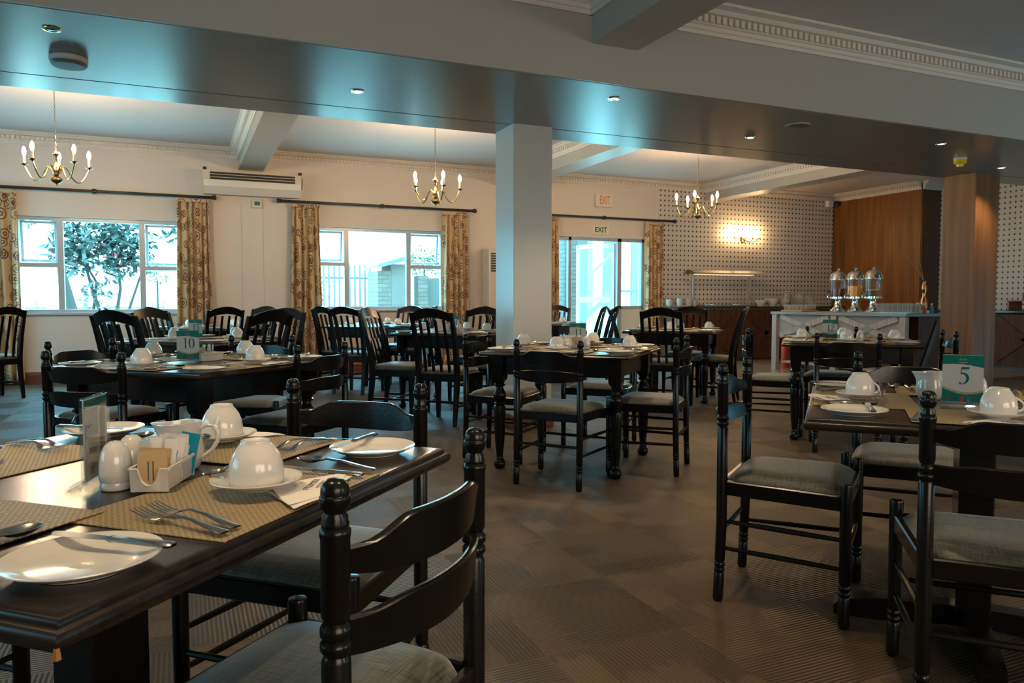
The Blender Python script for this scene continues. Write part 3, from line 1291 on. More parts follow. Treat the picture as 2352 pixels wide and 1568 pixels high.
def post_profile(top, front=False):
    """turned chair post: (radius, height)"""
    r = .0185
    p = [(.013, 0), (.0165, .004), (.0185, .012), (.0185, .105), (.0155, .110), (.0195, .116), (.0195, .124), (.0150, .129), (.0195, .134),
         (.0195, .143), (.0155, .149), (.0185, .156), (.0190, .30)]
    if front:
        p += [(.0195, top - .006), (.018, top - .001), (.012, top), (.0, top)]
        return p
    p += [(.0190, .640), (.0155, .648), (.0205, .656), (.0205, .664), (.0155, .669), (.0205, .674), (.0205, .684), (.0155, .692),
          (.0190, .700), (.0188, .800), (.0200, .806), (.0200, .811), (.0168, .815), (.0180, .820), (.0158, .824), (.0165, .828), (.0132, .833), (.0134, .8355),
          (.0172, .840), (.0196, .847), (.0198, .853), (.0192, .8558), (.0182, .8566), (.0182, .8590), (.0176, .866), (.0150, .8725), (.0095, .8765), (.0, .878)]
    return p


def back_y(z):
    if z < .43:
        return -.012 * ((.43 - z) / .43) ** 1.4
    return -.004 * ((z - .43) / .45)


def make_ladder_chair():
    """turned-post ladder-back chair; origin on the floor midway between the rear posts, facing +Y"""
    t = thing('ladder_back_chair', 'x', 'chair')
    W, F, D = .20, .235, .41
    for s in (-1, 1):
        b = MB()
        b.lathe(post_profile(.877), 16, (s * W, 0, 0))
        b.warp(lambda X, Y, Z: (X + s * .006 * max(0, (Z - .45)), Y + back_y(Z), Z))
        b.build('rear_post', 'black', t, ang=50)
        b = MB()
        b.lathe(post_profile(.492, True), 16, (s * F, D, 0))
        b.build('leg', 'black', t, ang=50)
    # two bowed back slats, the upper one with a shaped crest
    for (zb, zt, crest, nm_) in ((.738, .786, .026, 'top_slat'), (.640, .692, .008, 'lower_slat')):
        b = MB()
        rings = []
        N = 22
        for i in range(N + 1):
            u = -1 + 2 * i / N
            x_ = u * (W - .012)
            bow = -.050 * (1 - u * u)
            au = abs(u)
            c = crest * (1 if au < .45 else (0.5 + .5 * math.cos(PI * min(1, (au - .45) / .42))))
            low = -.012 * (1 - u * u) if crest < .02 else -.004 * (1 - u * u) + .012 * au ** 4
            th = .0075
            y0 = back_y(zb) + bow
            y1 = back_y(zt) + bow - .006
            rings.append([(x_, y0 - th, zb + low), (x_, y0 + th, zb + low), (x_, y1 + th, zt + c - .003), (x_, y1 + th * .5, zt + c), (x_, y1 - th * .5, zt + c), (x_, y1 - th, zt + c - .003)])
        b.loft(rings)
        b.build(nm_, 'black', t, ang=40)
    # seat rails
    b = MB()
    zr = .425
    for (p, q) in (((-W, 0), (W, 0)), ((-F, D), (F, D)), ((-W, 0), (-F, D)), ((W, 0), (F, D))):
        p = Vector(p)
        q = Vector(q)
        d = q - p
        a = math.atan2(d.y, d.x)
        m_ = (p + q) / 2
        b.box((m_.x, m_.y, zr), (d.length - .03, .022, .052), .004, rz=a)
    b.build('seat_frame', 'black', t)
    # domed seat pad between the posts
    b = MB()
    N = 16
    def pad(u, v, k):
        wd = (W - .002) * (1 - v) + (F - .002) * v
        e = min(1 - abs(u), 1) * 6
        e2 = min(v, 1 - v) * 2 * 5
        m_ = max(0, min(1, e)) * max(0, min(1, e2))
        z = .447 + .040 * (math.sin(min(1, (1 - abs(u)) * 2.2) * PI / 2) ** .6) * (math.sin(min(1, min(v, 1 - v) * 4.2) * PI / 2) ** .6) * k
        # notch the corners round the posts
        return (u * wd, .0 + v * D, z)
    grid = [[pad(-1 + 2 * i / N, j / N, 1) for i in range(N + 1)] for j in range(N + 1)]
    def sq(p, u, v):
        c = max(0, abs(u) - .80) / .20 * max(0, abs(v * 2 - 1) - .80) / .20
        return (p[0] * (1 - .16 * c), D / 2 + (p[1] - D / 2) * (1 - .16 * c), p[2] - .006 * c)
    vs = [sq(grid[j][i], -1 + 2 * i / N, j / N) for j in range(N + 1) for i in range(N + 1)]
    W_ = N + 1
    fs = [(j * W_ + i, j * W_ + i + 1, (j + 1) * W_ + i + 1, (j + 1) * W_ + i) for j in range(N) for i in range(N)]
    o_ = len(vs)
    edge = [i for i in range(W_)] + [(j + 1) * W_ + N for j in range(N)] + [N * W_ + N - 1 - i for i in range(N)] + [(N - 1 - j) * W_ for j in range(N - 1)]
    low = [(vs[e][0], vs[e][1], .438) for e in edge]
    vs += low
    ne = len(edge)
    fs += [(edge[i], edge[(i + 1) % ne], o_ + (i + 1) % ne, o_ + i) for i in range(ne)]
    fs.append(tuple(range(o_, o_ + ne)))
    b.add(vs, fs)
    b.build('seat', 'seat', t, ang=60)
    # round stretchers: pairs at the sides, front and back
    for nm_, (p, q) in (('stretcher', ((-W, 0, .30), (-F, D, .30))), ('stretcher', ((-W, 0, .20), (-F, D, .20))), ('stretcher', ((W, 0, .30), (F, D, .30))),
                        ('stretcher', ((W, 0, .20), (F, D, .20))), ('stretcher', ((-W, -.010, .255), (W, -.010, .255))), ('stretcher', ((-F, D, .245), (F, D, .245)))):
        b = MB()
        p = Vector(p)
        q = Vector(q)
        b.tube([p.lerp(q, s / 6) for s in range(7)], [.007, .0085, .0095, .010, .0095, .0085, .007], 8)
        b.build(nm_, 'black', t)
    for ch in t.children:
        ch.data.transform(Matrix.Diagonal((1, 1, .981, 1)))
    return register(t)


def arch_y(z):
    if z < .43:
        return -.05 * ((.43 - z) / .43) ** 1.5
    s = (z - .43) / .57
    return -.125 * s ** 1.25 + .012 * math.sin(s * PI)


def make_arch_chair():
    """arched-crest slat-back chair; origin on the floor below the rear edge of the seat, facing +Y"""
    t = thing('arch_back_chair', 'x', 'chair')
    W, F, D = .195, .215, .42
    for s in (-1, 1):
        b = MB()
        rings = []
        N = 22
        for i in range(N + 1):
            z = .985 * i / N
            wx = .015 + .004 * math.sin(PI * z / .985)
            wy = .013 + .012 * math.sin(PI * min(1, z / .95))
            xc = s * (W - .006 + .012 * max(0, (z - .43)))
            yc = arch_y(z)
            rings.append([(xc - wx, yc - wy, z), (xc + wx, yc - wy, z), (xc + wx, yc + wy, z), (xc - wx, yc + wy, z)])
        b.loft(rings)
        b.build('rear_leg', 'black', t, ang=40)
        b = MB()
        b.loft([[(s * F - r_, D - .02 - r_, z), (s * F + r_, D - .02 - r_, z), (s * F + r_, D - .02 + r_, z), (s * F - r_, D - .02 + r_, z)]
                for r_, z in ((.015, 0), (.018, .15), (.022, .38), (.023, .44))])
        b.build('leg', 'black', t, ang=40)
    b = MB()
    rings = []
    N = 20
    for i in range(N + 1):
        u = -1 + 2 * i / N
        x_ = u * (W - .004)
        zt = .975 + .052 * math.cos(u * PI / 2) ** .9
        zb = .905 + .040 * math.cos(u * PI / 2) - (.010 if abs(u) > .93 else 0)
        bow = -.022 * (1 - u * u)
        th = .0095
        rings.append([(x_, arch_y(zb) + bow - th, zb), (x_, arch_y(zb) + bow + th, zb), (x_, arch_y(zt) + bow + th, zt), (x_, arch_y(zt) + bow - th, zt)])
    b.loft(rings)
    b.build('crest_rail', 'black', t, ang=40)
    for k in range(4):
        u = (-.6, -.2, .2, .6)[k]
        x_ = u * W
        b = MB()
        rings = []
        for i in range(15):
            z = .46 + (.925 - .46) * i / 14
            bow = -.020 * (1 - u * u) * min(1, i / 8)
            rings.append([(x_ - .0125, arch_y(z) + bow - .006, z), (x_ + .0125, arch_y(z) + bow - .006, z), (x_ + .0125, arch_y(z) + bow + .006, z), (x_ - .0125, arch_y(z) + bow + .006, z)])
        b.loft(rings)
        b.build('back_slat', 'black', t, ang=40)
    b = MB()
    for (p, q) in (((-W, 0), (W, 0)), ((-F, D - .02), (F, D - .02)), ((-W, 0), (-F, D - .02)), ((W, 0), (F, D - .02))):
        p = Vector(p)
        q = Vector(q)
        d = q - p
        a = math.atan2(d.y, d.x)
        m_ = (p + q) / 2
        b.box((m_.x, m_.y, .415), (d.length - .03, .024, .065), .004, rz=a)
    b.build('seat_frame', 'black', t)
    b = MB()
    rings = []
    for k, zz in ((.985, .44), (1.0, .452), (1.0, .464), (.97, .478), (.85, .490), (.6, .499), (.3, .503), (.02, .504)):
        ring = []
        for i in range(36):
            a = 2 * PI * i / 36
            ca, sa = math.cos(a), math.sin(a)
            e = 6
            rr = (abs(ca) ** e + abs(sa) ** e) ** (-1 / e)
            yv = sa * rr
            wd = (W + .010) + (F - W) * (yv + 1) / 2
            ring.append((ca * rr * wd * k, D / 2 - .005 + yv * (D / 2 + .005) * k, zz))
        rings.append(ring)
    b.loft(rings)
    b.build('seat', 'seat', t, ang=60)
    for (p, q) in (((-W, -.01, .17), (-F, D - .02, .17)), ((W, -.01, .17), (F, D - .02, .17)), ((-(W + F) / 2, D / 2, .17), ((W + F) / 2, D / 2, .17))):
        p = Vector(p)
        q = Vector(q)
        d = q - p
        b = MB()
        b.box(tuple((p + q) / 2), (d.length - .02, .015, .022), .003, rz=math.atan2(d.y, d.x))
        b.build('stretcher', 'black', t)
    return register(t)


# name: centre, compass heading of local +X, kind, label
TABLES = {
    'near': ((-.151, 1.60), 43, 'P', 'nearest dark table at lower left with one chipped corner', 'the nearest table'),
    '5': ((2.352, 1.60), 47, 'P', 'dark pedestal table at right carrying the number five card', 'the right pedestal table'),
    '10': ((.08, 4.22), 46, 'T', 'dark table on thick turned legs carrying the number ten card', 'table ten'),
    '11': ((2.42, 4.433), 46, 'T', 'dark turned-leg table carrying the number eleven card, centre', 'table eleven'),
    '12': ((4.93, 4.44), 45, 'T', 'dark turned-leg table carrying the number twelve card, before the white buffet', 'table twelve'),
    '15': ((.19, 6.75), 45, 'T', 'dark turned-leg table carrying the number fifteen card, behind table ten', 'table fifteen'),
    '14': ((2.60, 7.42), 45, 'T', 'dark turned-leg table left of and behind the white column', 'the white column table'),
    'buffet': ((5.07, 6.96), 45, 'T', 'dark turned-leg table right of table eleven, before the brown buffet', 'the buffet table'),
    'midwin': ((2.36, 9.95), 45, 'T', 'dark table under the middle window, lit blue', 'the middle window table'),
    'leftwin': ((.35, 9.85), 45, 'T', 'dark table under the right end of the left window', 'the left window table'),
    'door': ((4.82, 9.90), 45, 'T', 'dark table corner showing right of the white column, by the doorway', 'the doorway table'),
}

LC = make_ladder_chair()
AC = make_arch_chair()


def place(kind, x, y, h, label, group=None):
    if kind == 'A':   # given position is that of the back's top, the seat stands forward of it
        x += .10 * math.sin(R(h))
        y += .10 * math.cos(R(h))
    fx, fy = math.sin(R(h)), math.cos(R(h))
    for _ in range(60):
        bad = False
        for c, th, kd, _l, _n in TABLES.values():
            a = R(90 - th)
            for s in (-.2, .2):
                px_, py_ = x + s * fy - c[0], y - s * fx - c[1]
                lx, ly = px_ * math.cos(a) + py_ * math.sin(a), -px_ * math.sin(a) + py_ * math.cos(a)
                if max(abs(lx), abs(ly)) < (.53 if kind == 'L' else .50):
                    bad = True
        if not bad:
            break
        x -= fx * .02
        y -= fy * .02
    return dup(LC if kind == 'L' else AC, (x, y, 0), R(-h), label, 'chair', group)


for a in (
    ('L', .315, 1.075, -43.5, 'nearest black ladder-back chair, front right of the placed table, its back to the camera'),
    ('L', .435, 2.07, 223, 'black ladder-back chair behind the nearest table, facing the camera, teal light on its seat'),
    ('L', -.82, 2.22, 137, 'black ladder-back chair whose leg and stretcher show below the left corner of the nearest table'),
    ('L', -.40, 3.80, 38, 'black ladder-back chair at the left, back to the camera, in front of table ten'),
    ('L', -.53, 4.98, 137, 'black ladder-back chair at the far left side of table ten, facing it'),
    ('L', .665, 4.06, -43, 'black ladder-back chair at the right side of table ten, seen from behind its right shoulder'),
    ('L', .48, 5.16, 206, 'black ladder-back chair behind table ten, facing the camera'),
    ('L', 1.935, 3.865, 51, 'black ladder-back chair at the front of table eleven, back to the camera'),
    ('L', 2.92, 3.93, -44, 'black ladder-back chair at the right end of table eleven, lighter green patch on its seat'),
    ('L', 1.93, 4.96, 136, 'black ladder-back chair at the left side of table eleven, beside the white column'),
    ('L', 3.06, 5.04, 227, 'black ladder-back chair behind table eleven, mostly hidden by the cups'),
    ('L', 4.29, 3.86, 47, 'black ladder-back chair at the front of table twelve, back to the camera'),
    ('L', 5.33, 4.98, 227, 'black ladder-back chair behind table twelve, in front of the white buffet'),
    ('L', 5.39, 3.90, -49, 'black ladder-back chair at the right end of table twelve, before the wood column'),
    ('L', 4.385, 4.96, 135, 'black ladder-back chair at the left end of table twelve, seen edge-on'),
    ('L', 1.925, 2.245, 143, 'black ladder-back chair at the left side of table five, seen side-on'),
    ('L', 2.88, 2.26, 229, 'black ladder-back chair behind table five, facing the camera'),
    ('L', 1.83, 1.125, 47, 'black ladder-back chair in front of table five, cut by the right edge'),
    ('A', -.42, 5.90, 44, 'black arch-back chair pulled out on the left behind table ten'),
    ('A', -.24, 7.4, 137, 'black arch-back chair at the far left side of table fifteen'),
    ('A', .56, 5.45, -40, 'black arch-back chair at the right of table fifteen, back to the camera'),
    ('A', .82, 6.95, 222, 'black arch-back chair behind the right one at table fifteen, facing the camera'),
    ('A', 1.98, 6.19, 47, 'black arch-back chair in the centre, back to the camera, at table fourteen'),
    ('A', 1.68, 7.18, 128, 'black arch-back chair at the left side of table fourteen, its seat blue with window light'),
    ('A', 3.05, 7.75, 220, 'black arch-back chair behind table fourteen, beside the white column'),
    ('A', 3.05, 6.45, -43, 'black arch-back chair tucked behind the white column at table fourteen'),
    ('A', 1.72, 8.65, 42, 'black arch-back chair at the left end of the table under the middle window, in front'),
    ('A', 1.62, 9.45, 60, 'black arch-back chair at the left end of the table under the middle window, behind another'),
    ('A', 3.02, 10.45, 225, 'black arch-back chair at the far side of the table under the middle window'),
    ('A', 3.02, 9.45, -55, 'black arch-back chair at the right end of the table under the middle window'),
    ('A', 3.98, 9.8, 95, 'black arch-back chair by the wall, seen through the chair back beside the white column'),
    ('A', 4.33, 6.16, 47, 'black arch-back chair right of table eleven, back to the camera'),
    ('A', 5.70, 7.50, 227, 'black arch-back chair facing the camera at the table before the buffet'),
    ('A', 5.52, 6.36, -44, 'black arch-back chair seen side-on at the right end of the table before the buffet'),
    ('A', 4.55, 7.45, 120, 'black arch-back chair on the left side of the table before the buffet'),
    ('A', 5.48, 10.62, 227, 'black arch-back chair just right of the white column, by the doorway'),
    ('A', 5.40, 8.78, -47, 'black arch-back chair before the doorway, seen from behind, the wider of the two'),
    ('A', 5.66, 9.52, -50, 'slim dark chair back before the doorway, seen edge-on'),
    ('A', .45, 8.9, -20, 'black arch-back chair in front of the wall, right of the left window curtain'),
    ('A', -.78, 9.75, 100, 'black arch-back chair leftmost of the row under the left window'),
    ('A', -.27, 9.0, 47, 'black arch-back chair under the left window, half hidden by another'),
    ('A', 1.0, 10.3, 227, 'blue-lit top of an arch-back chair by the panelled wall'),
    ('A', -1.75, 9.72, -40, 'black arch-back chair cut by the left edge, blue with window light'),
):
    place(*a)


# ================================================================ TABLES
def ogee_top(b, S, z, th):
    """moulded square top, side S, upper face at z"""
    rings = []
    for off, dz in ((-.030, -th), (-.012, -th), (-.006, -th + .002), (-.002, -th + .006), (0, -th + .012), (-.0005, -.0175), (-.0025, -.0135), (-.0065, -.0105), (-.011, -.0095), (-.0112, -.006), (-.0125, -.003), (-.0155, -.0008), (-.020, 0), (-.03, 0)):
        h = S / 2 + off
        rings.append([(-h, -h, z + dz), (h, -h, z + dz), (h, h, z + dz), (-h, h, z + dz)])
    b.loft(rings)


def make_pedestal_table():
    t = thing('pedestal_table', 'x', 'table')
    b = MB()
    ogee_top(b, 1.01, .745, .036)
    b.build('tabletop', 'top', t, ang=32)
    b = MB()
    b.box((0, 0, .695), (.60, .09, .03), .004)
    b.box((0, 0, .695), (.09, .60, .03), .004)
    b.build('top_bearer', 'black', t)
    b = MB()
    b.box((0, 0, .38), (.135, .10, .62), .005)
    b.build('pedestal', 'black', t)
    for k in range(2):
        b = MB()
        L = .41
        sec = [(-L, .0, .030), (-L + .02, .0, .055), (-L + .14, .0, .075), (-.07, 0, .085), (.07, 0, .085), (L - .14, 0, .075), (L - .02, 0, .055), (L, 0, .030)]
        b.loft([[(x_, -.035, 0.0 if abs(x_) > L - .15 else .02), (x_, .035, 0.0 if abs(x_) > L - .15 else .02), (x_, .035, z), (x_, -.035, z)] for x_, _, z in sec])
        if k:
            b.warp(lambda X, Y, Z: (-Y, X, Z + .002))
        b.build('foot', 'black', t)
    return register(t)


def make_turned_table():
    t = thing('turned_leg_table', 'x', 'table')
    b = MB()
    ogee_top(b, .98, .765, .030)
    b.build('tabletop', 'top', t, ang=32)
    a = .385
    b = MB()
    for s in (-1, 1):
        b.box((0, s * a, .675), (2 * a - .06, .024, .12), .002)
        b.box((s * a, 0, .675), (.024, 2 * a - .06, .12), .002)
    b.build('apron', 'black', t)
    prof = [(.018, 0), (.030, .006), (.037, .022), (.038, .034), (.033, .050), (.024, .060), (.0255, .066), (.022, .072), (.0215, .085), (.025, .12),
            (.031, .18), (.035, .25), (.0375, .33), (.038, .402), (.036, .410), (.026, .414), (.034, .420), (.034, .428), (.024, .433), (.028, .440),
            (.039, .456), (.0425, .475), (.040, .494), (.030, .512), (.0235, .526), (.0235, .534), (.036, .540), (.037, .549), (.027, .554), (.033, .562), (.035, .58)]
    for sx in (-1, 1):
        for sy in (-1, 1):
            b = MB()
            b.lathe(prof, 20, (sx * a, sy * a, 0))
            rings = []
            for h, z in ((.020, .562), (.034, .575), (.040, .592), (.040, .735)):
                rings.append([(sx * a - h, sy * a - h, z), (sx * a + h, sy * a - h, z), (sx * a + h, sy * a + h, z), (sx * a - h, sy * a + h, z)])
            b.loft(rings)
            b.build('leg', 'black', t, ang=40)
    return register(t)


PT = make_pedestal_table()
TT = make_turned_table()
for k, (c, h, kd, lab, _) in TABLES.items():
    dup(PT if kd == 'P' else TT, (c[0], c[1], 0), R(90 - h), lab, 'table')

# bare wood where the varnish has chipped off the nearest corner
h_ = R(90 - 43)
b = MB()
b.loft([[(0, 0, .703), (.006, 0, .703), (.006, .006, .703), (0, .006, .703)], [(0, 0, .722), (.003, 0, .722), (.003, .003, .722), (0, .003, .722)]])
b.warp(lambda X, Y, Z: (X - .5045, Y - .5045, Z + .003))
ch = b.build('chipped_corner', 'chip')
ch.parent = [o for o in bpy.data.objects if o.name.startswith('pedestal_table') and o.get('label', '').startswith('nearest')][0]


# ================================================================ TABLEWARE PROTOTYPES
def make_cup():
    t = thing('cup', 'x', 'cup')
    b = MB()
    b.lathe([(.0405, .0), (.0435, .0), (.0450, .003), (.0462, .012), (.0462, .026), (.0440, .042), (.0390, .055), (.0320, .066), (.0270, .072),
             (.0255, .0755), (.0250, .0785), (.0225, .0788), (.0205, .0755), (.0, .0750)], 40)
    b.build('cup_body', 'porc', t, ang=60)
    b = MB()
    pts = []
    for i in range(15):
        a = -PI / 2 + PI * i / 14
        pts.append((.043 + .020 * math.cos(a) - .004 * math.sin(a), 0, .031 + .017 * math.sin(a)))
    pts[0] = (.042, 0, .013)
    pts[-1] = (.036, 0, .052)
    b.tube(pts, [.0042] * 2 + [.0034] * 11 + [.0042] * 2, 10)
    b.build('handle', 'porc', t, ang=60)
    return register(t)


def lathe_thing(name, prof, m, n=40, ang=50):
    b = MB()
    b.lathe(prof, n)
    o = b.build(name, m, ang=ang)
    return register(o)


CUP = make_cup()
SAU = lathe_thing('saucer', [(.0, .002), (.024, .002), (.026, .0), (.030, .0), (.032, .003), (.055, .008), (.074, .016), (.0775, .0185), (.0770, .0200), (.0735, .0195), (.054, .0115), (.034, .0065), (.0, .006)], 'porc')
PLA = lathe_thing('side_plate', [(.0, .0025), (.050, .0025), (.052, .0), (.058, .0), (.060, .003), (.078, .008), (.090, .0145), (.0935, .0165), (.0930, .0182), (.089, .0175), (.074, .0105), (.060, .0065), (.0, .006)], 'porc', 56)


def strip(b, rows):
    """rows: (y, z, half width, half thickness) -> rounded flat bar along y"""
    rings = []
    for y_, z_, hw, ht in rows:
        rings.append([(-hw, y_, z_), (-hw * .6, y_, z_ + ht), (hw * .6, y_, z_ + ht), (hw, y_, z_), (hw * .6, y_, z_ - ht), (-hw * .6, y_, z_ - ht)])
    b.loft(rings)


def make_fork():
    b = MB()
    strip(b, [(0, .003, .0085, .0012), (.004, .0035, .0108, .0016), (.03, .006, .0085, .0018), (.07, .012, .0050, .0018), (.105, .014, .0036, .0018),
              (.122, .010, .0042, .0014), (.130, .0065, .0085, .001), (.138, .0045, .0118, .0009), (.152, .0035, .0122, .0009)])
    for k in range(4):
        st = len(b.v)
        strip(b, [(.150, .0035, .0020, .0009), (.170, .005, .0017, .0009), (.190, .009, .0013, .0008), (.2, .012, .0007, .0005)])
        b.warp(lambda X, Y, Z: (X + (-.0098 + .00653 * k), Y, Z), st)
    return register(b.build('fork', 'steel', ang=60))


def make_spoon(L=.19, bw=.021, bl=.062, name='spoon'):
    b = MB()
    s = L - bl
    strip(b, [(0, .003, .0085 * bw / .021, .0012), (.004, .0035, .0105 * bw / .021, .0016), (s * .25, .006, .0082 * bw / .021, .0018), (s * .6, .012, .0046, .0018),
              (s * .9, .013, .0034, .0018), (s + .004, .008, .0050, .0014)])
    # bowl
    N, Mr = 20, 6
    rings = []
    for side in (0, 1):
        vs = []
        for j in range(Mr + 1):
            for i in range(N):
                a = 2 * PI * i / N
                rr = j / Mr
                yy = s + bl / 2 + math.cos(a) * rr * bl / 2
                ww = bw * (1 + .12 * -math.cos(a))
                xx = math.sin(a) * rr * ww
                zz = .0025 + .0085 * rr ** 2.2 - (.0012 if side else 0)
                vs.append((xx, yy, zz))
        fs = [(j * N + i, j * N + (i + 1) % N, (j + 1) * N + (i + 1) % N, (j + 1) * N + i) for j in range(Mr) for i in range(N)]
        b.add(vs, fs)
    return register(b.build(name, 'steel', ang=60))


def make_knife(L=.21, name='knife'):
    b = MB()
    h = L * .5
    strip(b, [(0, .0045, .006, .002), (.004, .0045, .0085, .0034), (.03, .0045, .0078, .0034), (h * .8, .0045, .0058, .0034), (h - .006, .0045, .0055, .0036), (h, .0045, .0070, .0038), (h + .006, .0045, .0065, .002)])
    rings = []
    for y_, x0, x1 in ((h + .004, -.005, .005), (h + .012, -.0085, .0055), (h + .05, -.0095, .006), (L - .025, -.0105, .0062), (L - .008, -.008, .006), (L, -.001, .0045)):
        rings.append([(x0, y_, .0042), (x1, y_, .0034), (x1, y_, .0056), (x0, y_, .0046)])
    b.loft(rings)
    return register(b.build(name, 'steel', ang=50))


FORK = make_fork()
SPOON = make_spoon()
TEA = make_spoon(.135, .0145, .043, 'teaspoon')
KNIFE = make_knife()
BKN = make_knife(.195, 'butter_knife')


def make_mat():
    b = MB()
    N = 24
    W_, H_ = .44, .31
    b.box((0, 0, .0012), (W_, H_, .0022), .0008)
    return register(b.build('placemat', 'mat', smooth=False))


MAT = make_mat()


def make_napkin():
    t = thing('paper_napkin', 'x', 'napkin')
    for k, (name, poly) in enumerate((('lower_leaf', [(-.125, -.052), (-.060, -.064), (.10, -.040), (.128, -.024), (.125, -.012), (.02, .052), (-.035, .055)]),
                                      ('upper_leaf', [(-.118, -.038), (-.052, -.056), (.095, -.030), (.118, -.018), (.015, .050), (-.030, .050)]))):
        b = MB()
        n = len(poly)
        rows = []
        z0 = .0006 + .0022 * k
        cx = sum(p[0] for p in poly) / n
        cy = sum(p[1] for p in poly) / n
        vs, fs = [], []
        rg = 5
        pp = []
        for i in range(n):
            a, c = poly[i], poly[(i + 1) % n]
            for s in range(5):
                pp.append((a[0] + (c[0] - a[0]) * s / 5, a[1] + (c[1] - a[1]) * s / 5))
        m_ = len(pp)
        for sd in (0, 1):
            o_ = len(vs)
            for j in range(rg + 1):
                for (x_, y_) in pp:
                    q = j / rg
                    X, Y = cx + (x_ - cx) * q, cy + (y_ - cy) * q
                    w_ = .0016 * q * q * math.sin(38 * X + 25 * Y + k * 2) + (.0012 * q if k else 0)
                    vs.append((X, Y, z0 + max(0, w_) + (.0009 if sd else 0)))
            fs += [(o_ + j * m_ + i, o_ + j * m_ + (i + 1) % m_, o_ + (j + 1) * m_ + (i + 1) % m_, o_ + (j + 1) * m_ + i) for j in range(rg) for i in range(m_)]
        o0, o1 = rg * m_, (2 * rg + 1) * m_
        fs += [(o0 + i, o0 + (i + 1) % m_, o1 + (i + 1) % m_, o1 + i) for i in range(m_)]
        b.add(vs, fs)
        b.build(name, 'paper', t, ang=50)
    text('PREMIER', .016, 'ink', t, (.012, -.006, .0056), (0, 0, R(14)), .0002, 'printed_name', sx=1.3)
    text('HOTELS', .009, 'ink', t, (.016, -.021, .0056), (0, 0, R(14)), .0002, 'printed_name', sx=1.6)
    b = MB()
    for s in (-1, 1):
        for q in range(3):
            pts = [(.006 + s * (.004 + .011 * i / 8), .012 + .008 * math.sin(PI * i / 8) * (1 - .28 * q) + .002 * q, 0) for i in range(9)]
            b.stroke([(p[0], p[1]) for p in pts], .0009, .0002, .0055)
    b.build('printed_emblem', 'gold', t, smooth=False)
    return register(t)


NAP = make_napkin()
SIDE = ['front right', 'back right', 'back left', 'front left']


def local_to_world(c, h, x_, y_):
    a = R(90 - h)
    return (c[0] + x_ * math.cos(a) - y_ * math.sin(a), c[1] + x_ * math.sin(a) + y_ * math.cos(a))


def sidepos(k, x_, y_):
    """side frame (x to the diner's right, y inwards from the edge) -> table frame"""
    X, Y = x_, y_ - .49
    for _ in range(k):
        X, Y = -Y, X
    return X, Y


def setting(key, k, full=True, jit=0., skip=(), cup_a=0., items=None):
    c, h, kd, _, nm_ = TABLES[key]
    zt = .745 if kd == 'P' else .765
    base = R(90 - h) + k * PI / 2
    rnd = random.Random(key + str(k))
    where = 'at the %s of %s' % (SIDE[k], nm_)

    def put(pr, x_, y_, dz, rz, label, cat, rot=None):
        X, Y = sidepos(k, x_, y_)
        wx, wy = local_to_world(c, h, X, Y)
        o = dup(pr, (wx, wy, zt + dz), base + rz, label, cat)
        return o

    j = lambda s: rnd.uniform(-1, 1) * s * jit
    P = {'mat', 'saucer', 'cup', 'tea', 'forks', 'knife', 'spoon', 'nap', 'plate', 'bk'}
    if not full:
        P = {'mat', 'saucer', 'cup', 'nap', 'plate', 'forks', 'knife'}
    P -= set(skip)
    mz = [0, .0024, .0006, .0030][k]
    Z = .0058
    if 'mat' in P:
        put(MAT, -.01 + j(.01), .158, mz, j(.02), 'woven tan placemat ' + where, 'placemat')
    sx, sy = .005 + j(.03), .132 + j(.02)
    if 'nap' in P:
        put(NAP, .045 + sx * .5 + j(.03), .062, Z, .08 + j(.25), 'folded white paper napkin ' + where, 'napkin')
    if 'saucer' in P:
        put(SAU, sx, sy, Z + .0052, 0, 'white saucer under a cup ' + where, 'saucer')
    if 'cup' in P:
        put(CUP, sx, sy, Z + .0115, cup_a + j(1.2), 'upturned white cup ' + where, 'cup')
    if 'tea' in P:
        a = 1.35 + j(.5)
        put(TEA, sx + .095, sy + .062, Z + .0215, PI / 2 - .12 + j(.25), 'teaspoon resting on the saucer ' + where, 'spoon')
    if 'forks' in P:
        fx = -.185 + j(.01)
        put(FORK, fx, .018, Z, -.20 + j(.08), 'inner fork of the pair ' + where, 'fork')
        put(FORK, fx - .028, .016, Z, -.17 + j(.08), 'outer fork of the pair ' + where, 'fork')
    if 'knife' in P:
        put(KNIFE, .158 + j(.01), .012, Z, -.02 + j(.06), 'table knife beside the spoon ' + where, 'knife')
    if 'spoon' in P:
        put(SPOON, .196 + j(.01), .010, Z + .0032, -.14 + j(.10), 'soup spoon ' + where, 'spoon')
    px_, py_ = -.368 + j(.008), .104 + j(.02)
    if 'plate' in P:
        put(PLA, px_, py_, .0008, 0, 'round white side plate ' + where, 'plate')
    if 'bk' in P:
        put(BKN, px_ + .048, py_ - .099, .0205, .06 + j(.2), 'butter knife across the side plate ' + where, 'knife')


# nearest table: measured one by one
for k in range(4):
    setting('near', k, True, .25 if k else 0, cup_a=(0.35, 2.3, .8, 1.)[k])
for key, sides, full in (('5', (0, 1, 2, 3), True), ('10', (0, 1, 2, 3), True), ('11', (0, 1, 2, 3), True), ('12', (0, 1, 2, 3), True),
                         ('15', (0, 1, 2, 3), False), ('14', (0, 1, 2, 3), False), ('buffet', (0, 1, 2, 3), False),
                         ('midwin', (0, 1, 2), False), ('leftwin', (0, 1, 2, 3), False), ('door', (0, 1), False)):
    for k in sides:
        setting(key, k, full, 1., cup_a=random.uniform(0, 6))


